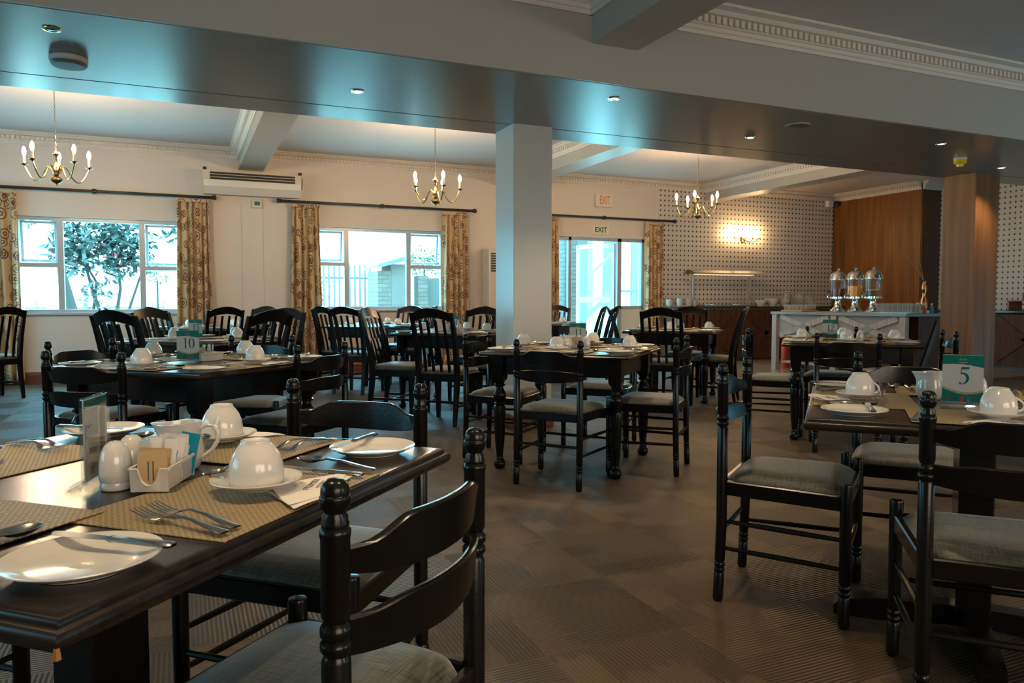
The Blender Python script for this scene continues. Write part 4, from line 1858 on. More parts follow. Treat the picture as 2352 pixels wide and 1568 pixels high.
# ---------------------------------------------------------------- numerals with thick and thin strokes
def numeral(ch, b, ox, s):
    """serif digit, height s, left edge ox; drawn in XY"""
    def P_(l):
        return [(ox + x_ * s, y_ * s) for x_, y_ in l]
    if ch == '1':
        b.stroke(P_([(.25, .03), (.25, .97)]), .12 * s)
        b.stroke(P_([(.10, .012), (.40, .012)]), .03 * s)
        b.stroke(P_([(.07, .85), (.16, .89), (.26, .97)]), [.02 * s, .04 * s, .06 * s])
        return .50 * s
    if ch == '0':
        pts, wd = [], []
        for i in range(33):
            a = 2 * PI * i / 32
            pts.append((.29 + .20 * math.cos(a), .5 + .465 * math.sin(a)))
            wd.append((.028 + .115 * abs(math.cos(a)) ** 1.5) * s)
        b.stroke(P_(pts), wd)
        return .60 * s
    if ch == '5':
        b.stroke(P_([(.14, .93), (.30, .925), (.46, .93), (.52, .98)]), [.13 * s, .13 * s, .13 * s, .04 * s])
        b.stroke(P_([(.155, .95), (.115, .58)]), .035 * s)
        pts, wd = [], []
        ctr = [(.105, .60), (.17, .63), (.27, .625), (.37, .57), (.44, .46), (.455, .34), (.42, .20), (.34, .10), (.23, .035), (.13, .03), (.07, .07)]
        ww = [.03, .07, .10, .125, .14, .14, .115, .075, .045, .06, .085]
        b.stroke(P_(ctr), [q * s for q in ww])
        b.stroke(P_([(.04, .085), (.09, .10), (.13, .085)]), [.04 * s, .09 * s, .04 * s])
        return .60 * s
    if ch == '2':
        ctr = [(.07, .74), (.10, .87), (.20, .95), (.32, .95), (.43, .87), (.46, .74), (.41, .58), (.29, .38), (.16, .20), (.06, .06)]
        ww = [.07, .06, .05, .08, .12, .135, .12, .08, .05, .04]
        b.stroke(P_(ctr), [q * s for q in ww])
        b.stroke(P_([(.05, .055), (.46, .055), (.53, .17)]), [.11 * s, .11 * s, .03 * s])
        return .60 * s
    if ch == '4':
        b.stroke(P_([(.38, .0), (.38, .98)]), .11 * s)
        b.stroke(P_([(.38, .96), (.03, .32)]), .035 * s)
        b.stroke(P_([(.02, .30), (.54, .30)]), .085 * s)
        return .60 * s
    return .5 * s


WID = {'1': .5, '0': .6, '5': .6, '2': .6, '4': .6}


def number_card(num, x_, y_, z_, h, label, full=True):
    """printed card in a clear acrylic block; faces compass heading h"""
    t = thing('table_number_card', label, 'table number', (x_, y_, z_), R(180 - h))
    cw, chh = .112, .150
    b = MB()
    b.box((0, 0, .011 + chh / 2), (cw + .006, .008, chh + .006), .001)
    b.build('acrylic_sleeve', 'acryl', t, smooth=False)
    b = MB()
    b.loft([[(xx, -.026, .0), (xx, .026, .0), (xx, .022, .006), (xx, .008, .010), (xx, -.008, .010), (xx, -.022, .006)] for xx in (-cw / 2 - .004, cw / 2 + .004)])
    b.build('acrylic_base', 'acryl', t, smooth=False)
    b = MB()
    b.box((0, 0, .012 + chh / 2), (cw, .0016, chh))
    cd_ = b.build('card', 'card', t, smooth=False)
    # header and footer bands with curved edges
    def band(name, m, top, bot, e):
        q = MB()
        for i in range(16):
            u0, u1 = i / 16, (i + 1) / 16
            q.add([(-cw / 2 + cw * u, yy, v) for yy in (-e - .0004, -e) for u, v in ((u0, bot(u0)), (u1, bot(u1)), (u1, top(u1)), (u0, top(u0)))],
                  [(0, 1, 2, 3), (7, 6, 5, 4), (0, 4, 5, 1), (3, 2, 6, 7)])
        return q.build(name, m, cd_, smooth=False, flip=False)
    H = .012 + chh
    band('printed_header', 'teal', lambda u: H - .001, lambda u: H - .034 + .008 * math.sin(PI * (u * .8 + .1)) - .008 * u, .0010)
    band('printed_stripe', 'gold', lambda u: .012 + .050 - .018 * math.sin(PI * u * .85), lambda u: .012 + .044 - .020 * math.sin(PI * u * .85), .0010)
    band('printed_footer', 'teal', lambda u: .012 + .0425 - .017 * math.sin(PI * u * .85), lambda u: .0125, .0010)
    b = MB()
    s = .056
    tw = sum(WID[c] for c in num) * s
    ox = -tw / 2 + .005
    for c_ in num:
        ox += numeral(c_, b, ox, s)
    b.warp(lambda X, Y, Z: (X, -.0010 - Z, Y + .068))
    b.build('numeral', 'tealdk', cd_, smooth=False)
    if full:
        for i, m in enumerate(('brownp', 'tealdk', 'red', 'bluep', 'brownp')):
            b = MB()
            b.box((-.036 + .018 * i, -.0018, .0215), (.0125, .0006, .0125))
            b.build('printed_square', m, cd_, smooth=False)
        b = MB()
        for s_ in (-1, 1):
            for q in range(3):
                pts = [(s_ * (.001 + .010 * i / 8), .145 + .005 * math.sin(PI * i / 8) * (1 - .4 * q)) for i in range(9)]
                b.stroke(pts, .0007, .0002)
        b.stroke([(-.012, .1385), (.012, .1385)], .0016, .0002)
        b.stroke([(-.005, .1345), (.005, .1345)], .0010, .0002)
        b.warp(lambda X, Y, Z: (X, -.0016 - Z, Y))
        b.build('printed_emblem', 'gold', cd_, smooth=False)
    return t


number_card('5', 2.262, 1.585, .7505, 236, 'acrylic card holder with a teal and white number five card')
number_card('10', .03, 4.235, .7705, 198, 'acrylic card holder with a teal and white number ten card')
number_card('11', 2.535, 4.60, .7705, 210, 'acrylic card holder with a teal and white number eleven card')
number_card('12', 4.93, 4.62, .7705, 225, 'acrylic card holder with a teal and white number twelve card')
number_card('15', .11, 6.86, .7705, 200, 'acrylic card holder with a teal and white number fifteen card')
number_card('14', 2.62, 7.42, .7705, 225, 'small number card standing among the cups behind the centre chair', False)
number_card('1', 5.16, 7.05, .7705, 225, 'small number card on the table before the brown buffet', False)

# menu holder on the nearest table
t = thing('menu_holder', 'clear acrylic menu holder with a printed advert on the nearest table', 'menu holder', (*local_to_world((-.151, 1.60), 43, -.032, -.034), .7455), R(75))
cw, chh = .105, .150
b = MB()
b.loft([[(xx, -.034, 0), (xx, .034, 0), (xx, .028, .008), (xx, .007, .013), (xx, -.007, .013), (xx, -.028, .008)] for xx in (-cw / 2 - .003, cw / 2 + .003)])
b.build('acrylic_base', 'acryl', t, smooth=False)
b = MB()
for yy in (-.0045, .0045):
    b.box((0, yy, .012 + chh / 2), (cw + .008, .0022, chh + .004), .0005)
b.box((-cw / 2 - .002, 0, .012 + chh / 2), (.003, .009, chh))
b.build('acrylic_sleeve', 'acryl', t, smooth=False)
b = MB()
b.box((0, 0, .013 + chh / 2), (cw, .002, chh - .004))
cd_ = b.build('menu_card', 'card', t, smooth=False)
for sgn in (-1, 1):
    q = sgn * .0014
    b = MB(); b.box((0, q, .153), (cw, .0006, .014)); b.build('printed_header', 'teal', cd_, smooth=False)
    b = MB(); b.box((.018 * sgn, q, .118), (.052, .0006, .050)); b.build('printed_picture', 'greyp', cd_, smooth=False)
    b = MB()
    pl = [(-.030 * sgn + .013 * math.cos(a), .112 + .030 * math.sin(a)) for a in [2 * PI * i / 20 for i in range(20)]]
    b.prism(pl, 0, .0006)
    b.warp(lambda X, Y, Z: (X, q + sgn * (Z + .0001), Y))
    b.build('printed_figure', 'skin', cd_, smooth=False)
    b = MB(); b.box((-.028 * sgn, q + sgn * .0003, .075), (.020, .0006, .045)); b.build('printed_figure', 'skin', cd_, smooth=False)
    b = MB(); b.box((.018 * sgn, q + sgn * .0002, .067), (.034, .0006, .010)); b.build('printed_bar', 'greyp', cd_, smooth=False)
    b = MB(); b.box((.022 * sgn, q + sgn * .0002, .032), (.016, .0006, .014)); b.build('printed_square', 'red', cd_, smooth=False)

# ---------------------------------------------------------------- condiments
def make_shaker():
    t = thing('salt_shaker', 'x', 'shaker')
    b = MB()
    b.lathe([(.0, 0), (.0235, 0), (.0255, .002), (.0255, .011), (.0245, .014), (.0268, .017), (.0275, .030), (.0265, .050), (.0230, .068), (.0165, .080), (.009, .0855), (.0, .087)], 32)
    b.build('shaker_body', 'porc', t, ang=50)
    b = MB()
    for k in range(3):
        a = 2 * PI * k / 3
        b.lathe([(.0, 0), (.0012, .0), (.0012, .0006), (.0, .0006)], 8, (.004 * math.cos(a), .004 * math.sin(a), .0862))
    b.build('pour_holes', 'darkpl', t)
    return register(t)


SHK = make_shaker()


def make_caddy():
    """open sugar tray with a scooped front; long axis along local X, front at -X"""
    t = thing('sugar_caddy', 'x', 'sugar caddy')
    b = MB()
    L, W_, Hh = .134, .064, .046
    th = .0045
    # bottom
    b.box((0, 0, .006), (L - .012, W_ - .012, .005), .001)
    b.box((0, 0, .002), (L - .03, W_ - .02, .004), .001)
    # side walls, slightly flared
    for s in (-1, 1):
        b.loft([[(xx, s * (W_ / 2 - .006 + z * .1), z + .004) for z in (0, Hh - .004)] + [(xx, s * (W_ / 2 - .0005 - .003 + Hh * .1), Hh + .001), (xx, s * (W_ / 2 + .004), Hh), (xx, s * (W_ / 2 + .004), Hh - .004), (xx, s * (W_ / 2 - .001), Hh - .006), (xx, s * (W_ / 2 - .004 + .0), .004)] for xx in (-L / 2, L / 2)])
    # end walls: back plain, front with semicircular scoop
    for sx_ in (-1, 1):
        N = 24
        rings = []
        for i in range(N + 1):
            v = -1 + 2 * i / N
            yv = v * (W_ / 2)
            top = Hh
            if sx_ < 0:
                q = abs(v) / .52
                if q < 1:
                    top = Hh - .029 * math.sqrt(1 - q * q)
            x0 = sx_ * (L / 2 - .003)
            x1 = sx_ * (L / 2 + .001)
            rings.append([(x0 - .002 * sx_, yv, .004), (x0 + .002 * sx_, yv, .004), (x1 + .002 * sx_, yv, top - .004), (x1 + .005 * sx_, yv, top - .001), (x1 + .004 * sx_, yv, top), (x1 - .002 * sx_, yv, top)])
        b.loft(rings)
    o = b.build('tray', 'porc', t, ang=40)
    return register(t)


CAD = make_caddy()


def make_jug():
    t = thing('milk_jug', 'x', 'jug')
    b = MB()
    prof = [(.0, .0), (.030, .0), (.032, .002), (.037, .012), (.0425, .030), (.0430, .045), (.0400, .064), (.0375, .080), (.0385, .096), (.0400, .106), (.0405, .109), (.0385, .109), (.0365, .096), (.0360, .080), (.038, .05), (.034, .015), (.0, .010)]
    b.lathe(prof, 48)
    def lip(X, Y, Z):
        r_ = math.hypot(X, Y)
        if r_ < 1e-6:
            return (X, Y, Z)
        a = math.atan2(Y, X)
        k = max(0, math.cos(a)) ** 6 * max(0, (Z - .06) / .05)
        k2 = max(0, math.cos(a)) * max(0, (Z - .07) / .04)
        return (X * (1 + .42 * k), Y * (1 - .12 * k), Z - .0 + .004 * k + (-.006 * k2))
    b.warp(lip)
    b.build('jug_body', 'porc', t, ang=60)
    b = MB()
    pts = [(-.037, 0, .094), (-.050, 0, .102), (-.064, 0, .100), (-.073, 0, .086), (-.072, 0, .066), (-.062, 0, .046), (-.050, 0, .034), (-.041, 0, .028)]
    b.tube(pts, [.0055, .0045, .0042, .0042, .0042, .0042, .0045, .006], 10)
    b.build('handle', 'porc', t, ang=60)
    for ch in t.children:
        ch.data.transform(Matrix.Diagonal((1.02, 1.02, .87, 1)))
    return register(t)


JUG = make_jug()


def make_sachet(name, wd, hh, m, prints):
    t = thing(name, 'x', 'sachet')
    b = MB()
    N = 8
    rings = []
    for j in range(N + 1):
        z = hh * j / N
        th = .0004 + .0019 * math.sin(PI * min(1, max(0, (j) / N)))
        rings.append([(-wd / 2, 0, z), (-wd / 4, -th, z), (wd / 4, -th, z), (wd / 2, 0, z), (wd / 4, th, z), (-wd / 4, th, z)])
    b.loft(rings)
    b.build('sachet_body', m, t, ang=50)
    if prints:
        b = MB()
        for k in range(2):
            b.box((-wd * .12 + k * wd * .16, -.0026, hh * .45), (wd * .05, .0004, hh * .5))
        b.build('printed_lines', prints, t, smooth=False)
    return register(t)


SK = make_sachet('kraft_sugar_sachet', .052, .066, 'kraft', 'ink')
SW = make_sachet('sugar_stick_sachet', .022, .078, 'sachet', 'bluep')
SB = make_sachet('sweetener_sachet', .034, .078, 'bluesachet', 'sachet')


def tilt(rz, tx, ty=0.):
    return (Matrix.Rotation(rz, 3, 'Z') @ Matrix.Rotation(ty, 3, 'Y') @ Matrix.Rotation(tx, 3, 'X')).to_euler()


def caddy(c, h, lx, ly, z, ang, nmz, n_white=10, kraft=3, blue=True):
    wx, wy = local_to_world(c, h, lx, ly)
    a = R(90 - h) + ang
    dup(CAD, (wx, wy, z), a, 'white china sugar tray with a scooped end ' + nmz, 'sugar caddy')
    rnd = random.Random(nmz)
    def inside(x_, y_):
        return (wx + x_ * math.cos(a) - y_ * math.sin(a), wy + x_ * math.sin(a) + y_ * math.cos(a))
    for i in range(kraft):
        p = inside(-.060 + .009 * i, .003 * (i - 1))
        dup(SK, (p[0], p[1], z + .0095), 0, 'brown paper sugar sachet in the scooped end of the tray ' + nmz, 'sachet', 'kraft sachets ' + nmz, rot=tilt(a - PI / 2, -.22 + .05 * i, rnd.uniform(-.08, .08)))
    for i in range(n_white):
        r_ = i // 2
        p = inside(-.022 + .017 * r_, (-.016 if i % 2 else .016) + rnd.uniform(-.003, .003))
        dup(SW, (p[0], p[1], z + .0095), 0, 'slim white sugar stick standing in the tray ' + nmz, 'sachet', 'white sugar sticks ' + nmz, rot=tilt(a - PI / 2 + rnd.uniform(-.3, .3), rnd.uniform(-.25, .12), rnd.uniform(-.14, .14)))
    if blue:
        p = inside(.060, -.014)
        dup(SB, (p[0], p[1], z + .0095), 0, 'blue sachet standing at the far end of the tray ' + nmz, 'sachet', rot=tilt(a - PI / 2 + .1, .05, .22))


NC, NH = (-.151, 1.60), 43
caddy(NC, NH, .002, -.157, .746, R(24), 'on the nearest table')
for (lx, ly, lab) in ((-.047, -.096, 'white china shaker in front, beside the menu holder on the nearest table'), (.010, -.075, 'white china shaker behind the first, mostly hidden by sachets on the nearest table')):
    wx, wy = local_to_world(NC, NH, lx, ly)
    dup(SHK, (wx, wy, .746), 0, lab, 'shaker')
wx, wy = local_to_world(NC, NH, .118, -.088)
dup(JUG, (wx, wy, .746), R(158), 'white china milk jug behind the sugar tray on the nearest table', 'jug')
for key, extra in (('5', 0), ('10', 1), ('11', 1), ('12', 1), ('14', 1), ('buffet', 0)):
    c, h, kd, _, nm_ = TABLES[key]
    z = .746 if kd == 'P' else .766
    if key == '5':
        lst = [(JUG, .12, .12, 'white china milk jug behind the number five card', 'jug', 2.2), (SHK, .10, -.02, 'white china shaker right of the number five card', 'shaker', 0)]
    else:
        lst = [(SHK, -.03, -.09, 'white china shaker in the middle of ' + nm_, 'shaker', 0), (JUG, -.13, .02, 'white china milk jug in the middle of ' + nm_, 'jug', 1.)]
    if key == '10':
        lst = []
    for pr, lx, ly, lab, cat, rz in lst:
        wx, wy = local_to_world(c, h, lx, ly)
        dup(pr, (wx, wy, z), rz, lab, cat)
    if extra:
        caddy(c, h, .09, .02, z, R(20 if key != '10' else -8), 'on ' + nm_, 6, 2, key == '12')


# ================================================================ BUFFET
def xbrace(b, x0, x1, z0, z1, y, wd, t, dirs=(1, -1)):
    cx, cz = (x0 + x1) / 2, (z0 + z1) / 2
    for s in dirs:
        L = math.hypot(x1 - x0, z1 - z0)
        a = math.atan2(z1 - z0, x1 - x0) * s
        b.box((cx, y, cz), (L * .93, t, wd), .002, mtx=Matrix.Rotation(-a, 3, 'Y'))


# long brown counter along the window wall
t = thing('buffet_counter', 'long reddish-brown buffet counter along the dotted wall with diagonal braces', 'counter', (9.95, 11.10, 0))
b = MB()
b.box((0, 0, .49), (3.9, .50, .90), .004)
b.build('cabinet', 'counter', t, smooth=False)
b = MB()
b.box((0, -.01, .025), (3.8, .44, .05))
b.build('plinth', 'darkpl', t, smooth=False)
b = MB()
b.box((0, -.01, .975), (4.0, .54, .04), .006)
b.build('worktop', 'granite', t)
for k in range(3):
    xa = -1.90 + 1.28 * k
    b = MB()
    xbrace(b, xa + .08, xa + 1.20, .10, .92, -.258, .09, .022)
    b.build('cross_brace', 'counter', t, smooth=False)
    b = MB()
    b.box((xa + .02, -.258, .50), (.09, .024, .88), .002)
    b.build('stile', 'counter', t, smooth=False)

# counter along the right wall
t = thing('buffet_counter', 'brown braced counter right of the wood column, cut by the right edge', 'counter', (12.52, 7.0, 0), PI / 2)
b = MB()
b.box((0, 0, .46), (4.6, .60, .84), .004)
b.build('cabinet', 'counter', t, smooth=False)
b = MB()
b.box((0, .01, .92), (4.7, .66, .04), .006)
b.build('worktop', 'granite', t)
for k in range(4):
    xa = -2.2 + 1.1 * k
    b = MB()
    xbrace(b, xa + .04, xa + 1.04, .10, .86, .308, .09, .02)
    b.build('cross_brace', 'counter', t, smooth=False)
b = MB()
b.box((0, .02, .02), (4.5, .5, .04))
b.build('plinth', 'darkpl', t, smooth=False)

# drinks counter with the whitewashed front, faces -X
t = thing('drinks_counter', 'whitewashed counter with crossed panels carrying the juice dispensers', 'counter', (8.98, 8.08, 0))
b = MB()
b.box((.16, -.35, .45), (.40, 1.66, .86), .004)
b.build('cabinet', 'counter', t, smooth=False)
b = MB()
b.box((0, 0, .905), (.68, 2.46, .045), .006)
b.build('worktop', 'slate', t)
for yy in (-1.16, -.02, 1.16):
    b = MB()
    b.box((-.29, yy, .44), (.07, .10, .88), .003)
    b.build('leg', 'whitewash', t)
b = MB()
b.box((.27, 1.16, .44), (.08, .09, .88), .003)
b.build('leg', 'counter', t)
b = MB()
b.box((-.27, 0, .70), (.02, 2.3, .36), .002)
b.build('front_panel', 'greyp', t, smooth=False)  # same whitewashed wood, coloured darker to stand for shade behind the braces
for yc in (-.59, .57):
    b = MB()
    xbrace(b, -.52, .52, .54, .87, 0, .085, .022)
    b.warp(lambda X, Y, Z: (-.292 + Y, yc + X, Z))
    b.build('cross_brace', 'whitewash', t, smooth=False)
    b = MB()
    b.prism([(-.13, 0), (0, -.045), (.13, 0), (0, .045)], 0, .006)
    b.warp(lambda X, Y, Z: (-.304 - Z, yc + X, .705 + Y))
    b.build('diamond_inlay', 'slate', t, smooth=False)
b = MB()
b.box((-.10, -.1, .14), (.42, 2.2, .03), .003)
b.build('low_shelf', 'whitewash', t, smooth=False)
b = MB()
xbrace(b, -.17, .17, .10, .84, 0, .06, .02, (1,))
b.warp(lambda X, Y, Z: (.16 + X, -1.19 + Y, Z))
b.build('cross_brace', 'veneerdk', t, smooth=False)

ZC = .928


def dispenser(y_, juice, lvl, label):
    t = thing('juice_dispenser', label, 'juice dispenser', (8.93, y_, ZC + .012))
    b = MB()
    b.lathe([(.0, 0), (.105, 0), (.108, .012), (.095, .025), (.070, .045), (.052, .07), (.044, .11), (.040, .15), (.044, .172), (.060, .178), (.0, .178)], 32)
    b.build('base', 'chrome', t, ang=50)
    b = MB()
    b.lathe([(.0, .178), (.105, .180), (.116, .190), (.116, .215), (.105, .218), (.0, .218)], 32)
    b.build('collar', 'chrome', t, ang=40)
    b = MB()
    b.lathe([(.109, .218), (.111, .22), (.113, .46), (.110, .46), (.108, .222)], 36, cap=False)
    b.build('container', 'clear', t, ang=50)
    b = MB()
    b.lathe([(.0, .219), (.105, .219), (.106, .219 + lvl), (.0, .219 + lvl)], 32)
    b.build('juice', juice, t, ang=40)
    if juice == 'water':
        for k in range(4):
            b = MB()
            b.lathe([(.0, 0), (.036, 0), (.036, .006), (.0, .006)], 16, (-.05 + .03 * k, .03 * (-1) ** k, .219 + lvl - .004 + .003 * k))
            b.build('lemon_slice', 'lemon', t)
    b = MB()
    b.lathe([(.118, .452), (.121, .458), (.121, .475), (.117, .482), (.112, .52), (.092, .558), (.060, .582), (.025, .592), (.012, .594), (.009, .606), (.020, .612), (.022, .624), (.014, .634), (.0, .636)], 36)
    b.build('lid', 'chrome', t, ang=40)
    b = MB()
    b.tube([(-.108, .02, .235), (-.15, .03, .232), (-.165, .033, .225), (-.168, .034, .20)], [.013, .012, .012, .010], 10)
    b.tube([(-.148, .03, .238), (-.150, .03, .275)], .006, 8)
    b.build('tap', 'chrome', t)
    b = MB()
    b.box((-.150, .03, .285), (.014, .03, .03), .004)
    b.build('tap_lever', 'darkpl', t)


dispenser(8.235, 'juicer', .115, 'dispenser with dark red juice, left of the three on the drinks counter')
dispenser(7.925, 'juiceo', .150, 'dispenser with orange juice, middle of the three on the drinks counter')
dispenser(7.615, 'water', .085, 'dispenser with lemon water, right of the three on the drinks counter')
b = MB()
b.box((8.90, 7.95, ZC + .006), (.34, 1.0, .010), .003)
tag(b.build('mirror_tray', 'steel'), 'flat shiny tray under the three juice dispensers', 'tray')


def glass_proto(name, r0, r1, h):
    b = MB()
    b.lathe([(.0, .0), (r0, 0), (r1, h), (r1 - .002, h), (r0 - .002, .006), (.0, .006)], 16)
    return register(b.build(name, 'tumbler', ang=40))


G1 = glass_proto('juice_glass', .027, .032, .085)
G2 = glass_proto('tall_glass', .028, .033, .120)
b = MB()
b.box((8.93, 8.98, ZC + .012), (.36, .44, .022), .004)
tag(b.build('wooden_tray', 'woodtray'), 'honey-coloured wooden tray of small glasses at the left end of the drinks counter', 'tray')
for i in range(4):
    for j in range(5):
        dup(G1, (8.80 + .085 * i, 8.81 + .085 * j, ZC + .0235), 0, 'small clear glass standing on the wooden tray on the drinks counter', 'glass', 'small glasses on the wooden tray')
b = MB()
b.box((8.93, 7.17, ZC + .005), (.40, .56, .008), .002)
tag(b.build('glass_tray', 'steel'), 'flat tray under the tall glasses at the right end of the drinks counter', 'tray')
for i in range(4):
    for j in range(7):
        dup(G2, (8.80 + .085 * i, 6.93 + .079 * j, ZC + .0095), 0, 'tall clear glass on the tray at the right end of the drinks counter', 'glass', 'tall glasses right of the dispensers')
for i in range(3):
    b = MB()
    b.box((0, 0, 0), (.20, .42, .012), .004)
    o = b.build('folded_napkin_stack', 'paper')
    o.location = (9.20, 7.20 + .02 * i, ZC + .135 + .013 * i if False else ZC + .008 + .013 * i)
    tag(o, 'white folded cloth in the pile behind the tall glasses', 'napkin', 'folded cloths behind the tall glasses')


def bottle(x_, y_, z_, m, mc, h, r, label, nm_='bottle', cat='bottle'):
    t = thing(nm_, label, cat, (x_, y_, z_))
    b = MB()
    b.lathe([(.0, 0), (r, 0), (r, h * .55), (r * .85, h * .68), (r * .45, h * .80), (r * .42, h * .90), (.0, h * .90)], 16)
    b.build('bottle_body', m, t)
    b = MB()
    b.lathe([(r * .5, h * .88), (r * .5, h), (.0, h)], 12)
    b.build('cap', mc, t)


bottle(8.90, 6.87 + .02, ZC, 'tumbler', 'white', .14, .030, 'small glass bottle with a white cap at the right end of the drinks counter')
bottle(9.03, 6.885, ZC, 'red', 'red', .10, .022, 'small red bottle at the right end of the drinks counter')
bottle(9.17, 6.89, ZC, 'bluep', 'white', .13, .024, 'small bottle with a pale cap nearest the wood column')

# heat lamp gantry
t = thing('heat_lamp_gantry', 'steel food warmer canopy on two posts over the buffet counter', 'food warmer', (9.20, 11.12, .995))
for xx in (-.66, .64):
    b = MB()
    b.box((xx, .05, .29), (.045, .045, .58), .004)
    b.build('post', 'steel', t)
b = MB()
b.loft([[(xx, -.17, .585), (xx, -.17, .61), (xx, -.06, .66), (xx, .06, .66), (xx, .17, .61), (xx, .17, .585)] for xx in (-.80, .80)])
b.build('canopy', 'steel', t, ang=20)
b = MB()
b.box((0, 0, .580), (1.3, .10, .012))
b.build('heater_panel', emis('warm_heater_panel', (1., .7, .4), .9), t, smooth=False)
b = MB()
b.box((0, -.02, .018), (1.20, .40, .034), .006)
b.build('hot_well', 'steel', t)
for k in range(2):
    b = MB()
    b.lathe([(.13, .036), (.15, .036), (.15, .042), (.0, .042)], 24, (-.30 + .6 * k, 0, 0))
    b.build('well_lid', 'chrome', t)

BOWL = lathe_thing('mixing_bowl', [(.0, 0), (.055, 0), (.058, .012), (.090, .045), (.118, .095), (.125, .130), (.121, .130), (.110, .09), (.08, .045), (.0, .02)], 'porc', 32)
SMB = lathe_thing('cereal_bowl', [(.0, 0), (.030, 0), (.034, .008), (.055, .024), (.068, .045), (.066, .045), (.05, .026), (.0, .014)], 'porc', 24)
for i, (x_, s, lab) in enumerate(((10.02, .92, 'cream china bowl behind the right post of the food warmer'), (10.29, 1.12, 'largest white china bowl right of the food warmer'), (10.58, 1.0, 'white china bowl beside the spoon jar'))):
    o = dup(BOWL, (x_, 11.05, .996), 0, lab, 'bowl')
    o.scale = (s, s, s)
for k, (x_, n_, y_) in enumerate(((8.05, 6, 11.20), (8.17, 7, 11.05), (8.30, 7, 10.98), (8.43, 6, 10.99), (8.52, 5, 11.22))):
    for i in range(n_):
        dup(SMB, (x_, y_, .996 + .0165 * i), 0, 'white cereal bowl in the %s stack at the left end of the buffet counter' % ('first', 'second', 'third', 'fourth', 'fifth')[k], 'bowl', 'stacked cereal bowls, %s stack from the left' % ('first', 'second', 'third', 'fourth', 'fifth')[k])


def jar(x_, y_, z_, r, h, label, fill=None, handle=False):
    t = thing('glass_jar', label, 'jar', (x_, y_, z_))
    b = MB()
    b.lathe([(.0, 0), (r, 0), (r * 1.05, h * .2), (r * 1.05, h * .7), (r * .8, h * .85), (r * .85, h * .88), (r * .83, h * .88), (r * .75, h * .84), (r, h * .68), (r, .008), (.0, .008)], 24)
    b.build('jar_body', 'tumbler', t, ang=50)
    b = MB()
    b.lathe([(.0, h * .88), (r * .9, h * .88), (r * .92, h * .93), (r * .5, h * .97), (r * .15, h), (.0, h)], 20)
    b.build('jar_lid', 'gold' if fill else 'tumbler', t, ang=50)
    if fill:
        b = MB()
        b.lathe([(.0, .01), (r * .93, .01), (r * .95, h * .5), (.0, h * .52)], 20)
        b.build('contents', fill, t)


jar(10.82, 11.2, .996, .07, .30, 'clip-top glass jar with brown contents right of the white bowls', 'brownp')
jar(11.06, 11.15, .996, .10, .26, 'round lidded glass jar right of the clip-top jar')
jar(11.32, 11.15, .996, .11, .22, 'wide low glass jar at the right end of the buffet counter')
t = thing('serving_spoon', 'spoon handle sticking up from the white bowl beside the jar', 'spoon', (10.58, 11.05, 1.03))
b = MB()
b.tube([(0, 0, 0), (.07, .02, .14), (.10, .03, .19)], .005, 6)
b.build('spoon_handle', 'steel', t)
# vase with twigs beside the column
t = thing('twig_vase', 'copper vase with bare twigs left of the wood column', 'vase', (9.14, 6.80 + .16, ZC))
t.location = (9.42, 7.02, ZC)
t.location = (9.22, 7.05, ZC)
b = MB()
b.lathe([(.0, 0), (.035, 0), (.045, .04), (.055, .12), (.035, .19), (.022, .24), (.032, .30), (.040, .34), (.02, .40), (.025, .43), (.0, .43)], 20)
b.build('vase_body', 'copper', t)
for (dx, dy, dz) in ((-.06, .30, .42), (-.02, .16, .50), (.05, .22, .30)):
    b = MB()
    b.tube([(0, 0, .42), (dx * .3, dy * .35, .42 + dz * .45), (dx, dy, .42 + dz)], [.006, .005, .002], 6)
    b.build('twig', 'twig', t)
# stepped wooden stand on the right counter
t = thing('wooden_display_stand', 'red-brown stepped wooden stand on the right counter', 'display stand', (12.60, 7.55, .9425))
b = MB()
b.box((-.02, 0, .155), (.34, .86, .025), .004)
b.box((.06, 0, .255), (.24, .56, .022), .004)
for yy in (-.41, .41):
    b.box((-.02, yy, .07), (.34, .03, .145), .004)
for yy in (-.26, .26):
    b.box((.06, yy, .205), (.24, .025, .08), .003)
b.build('stand_frame', 'boxwood', t)
t2 = thing('bread_loaf', 'pale loaf lying on the wooden stand', 'bread', (12.66, 7.55, 1.209))
b = MB()
b.loft([[(.09 * q * math.cos(a), xx, .028 + .032 * q * math.sin(a)) for a in [2 * PI * i / 14 for i in range(14)]] for xx, q in ((-.22, .3), (-.19, .75), (-.10, .9), (.0, .92), (.10, .9), (.19, .75), (.22, .3))])
b.build('crust', 'gold', t2)
t2 = thing('jam_pot_stack', 'white lidded pot on the counter under the wooden stand', 'pot', (12.40, 7.46, .941))
b = MB()
b.lathe([(.0, 0), (.032, 0), (.036, .03), (.030, .05), (.036, .06), (.036, .09), (.028, .11), (.0, .115)], 18)
b.build('pot_body', 'white', t2)
# things stored under the whitewashed counter
t = thing('storage_box', 'dark crate with a printed panel stored under the drinks counter', 'box', (8.98, 8.86, .156))
b = MB()
b.box((0, 0, .11), (.30, .36, .22), .006)
b.build('crate', 'darkpl', t)
b = MB()
b.box((-.152, 0, .12), (.004, .22, .08))
b.build('panel', 'greyp', t, smooth=False)
t = thing('fire_extinguisher', 'red fire extinguisher standing behind the left leg of the drinks counter', 'fire extinguisher', (9.08, 9.42, .0045))
b = MB()
b.lathe([(.0, 0), (.065, 0), (.07, .02), (.07, .40), (.05, .46), (.02, .49), (.0, .49)], 20)
b.build('cylinder', 'red', t)
b = MB()
b.box((0, 0, .51), (.10, .03, .04), .004)
b.build('valve', 'darkpl', t)

# ================================================================ OUTSIDE
g = MB()
g.box((4, 26, -.15), (70, 28.2, .1))
struct(g.build('ground', 'paving', smooth=False))


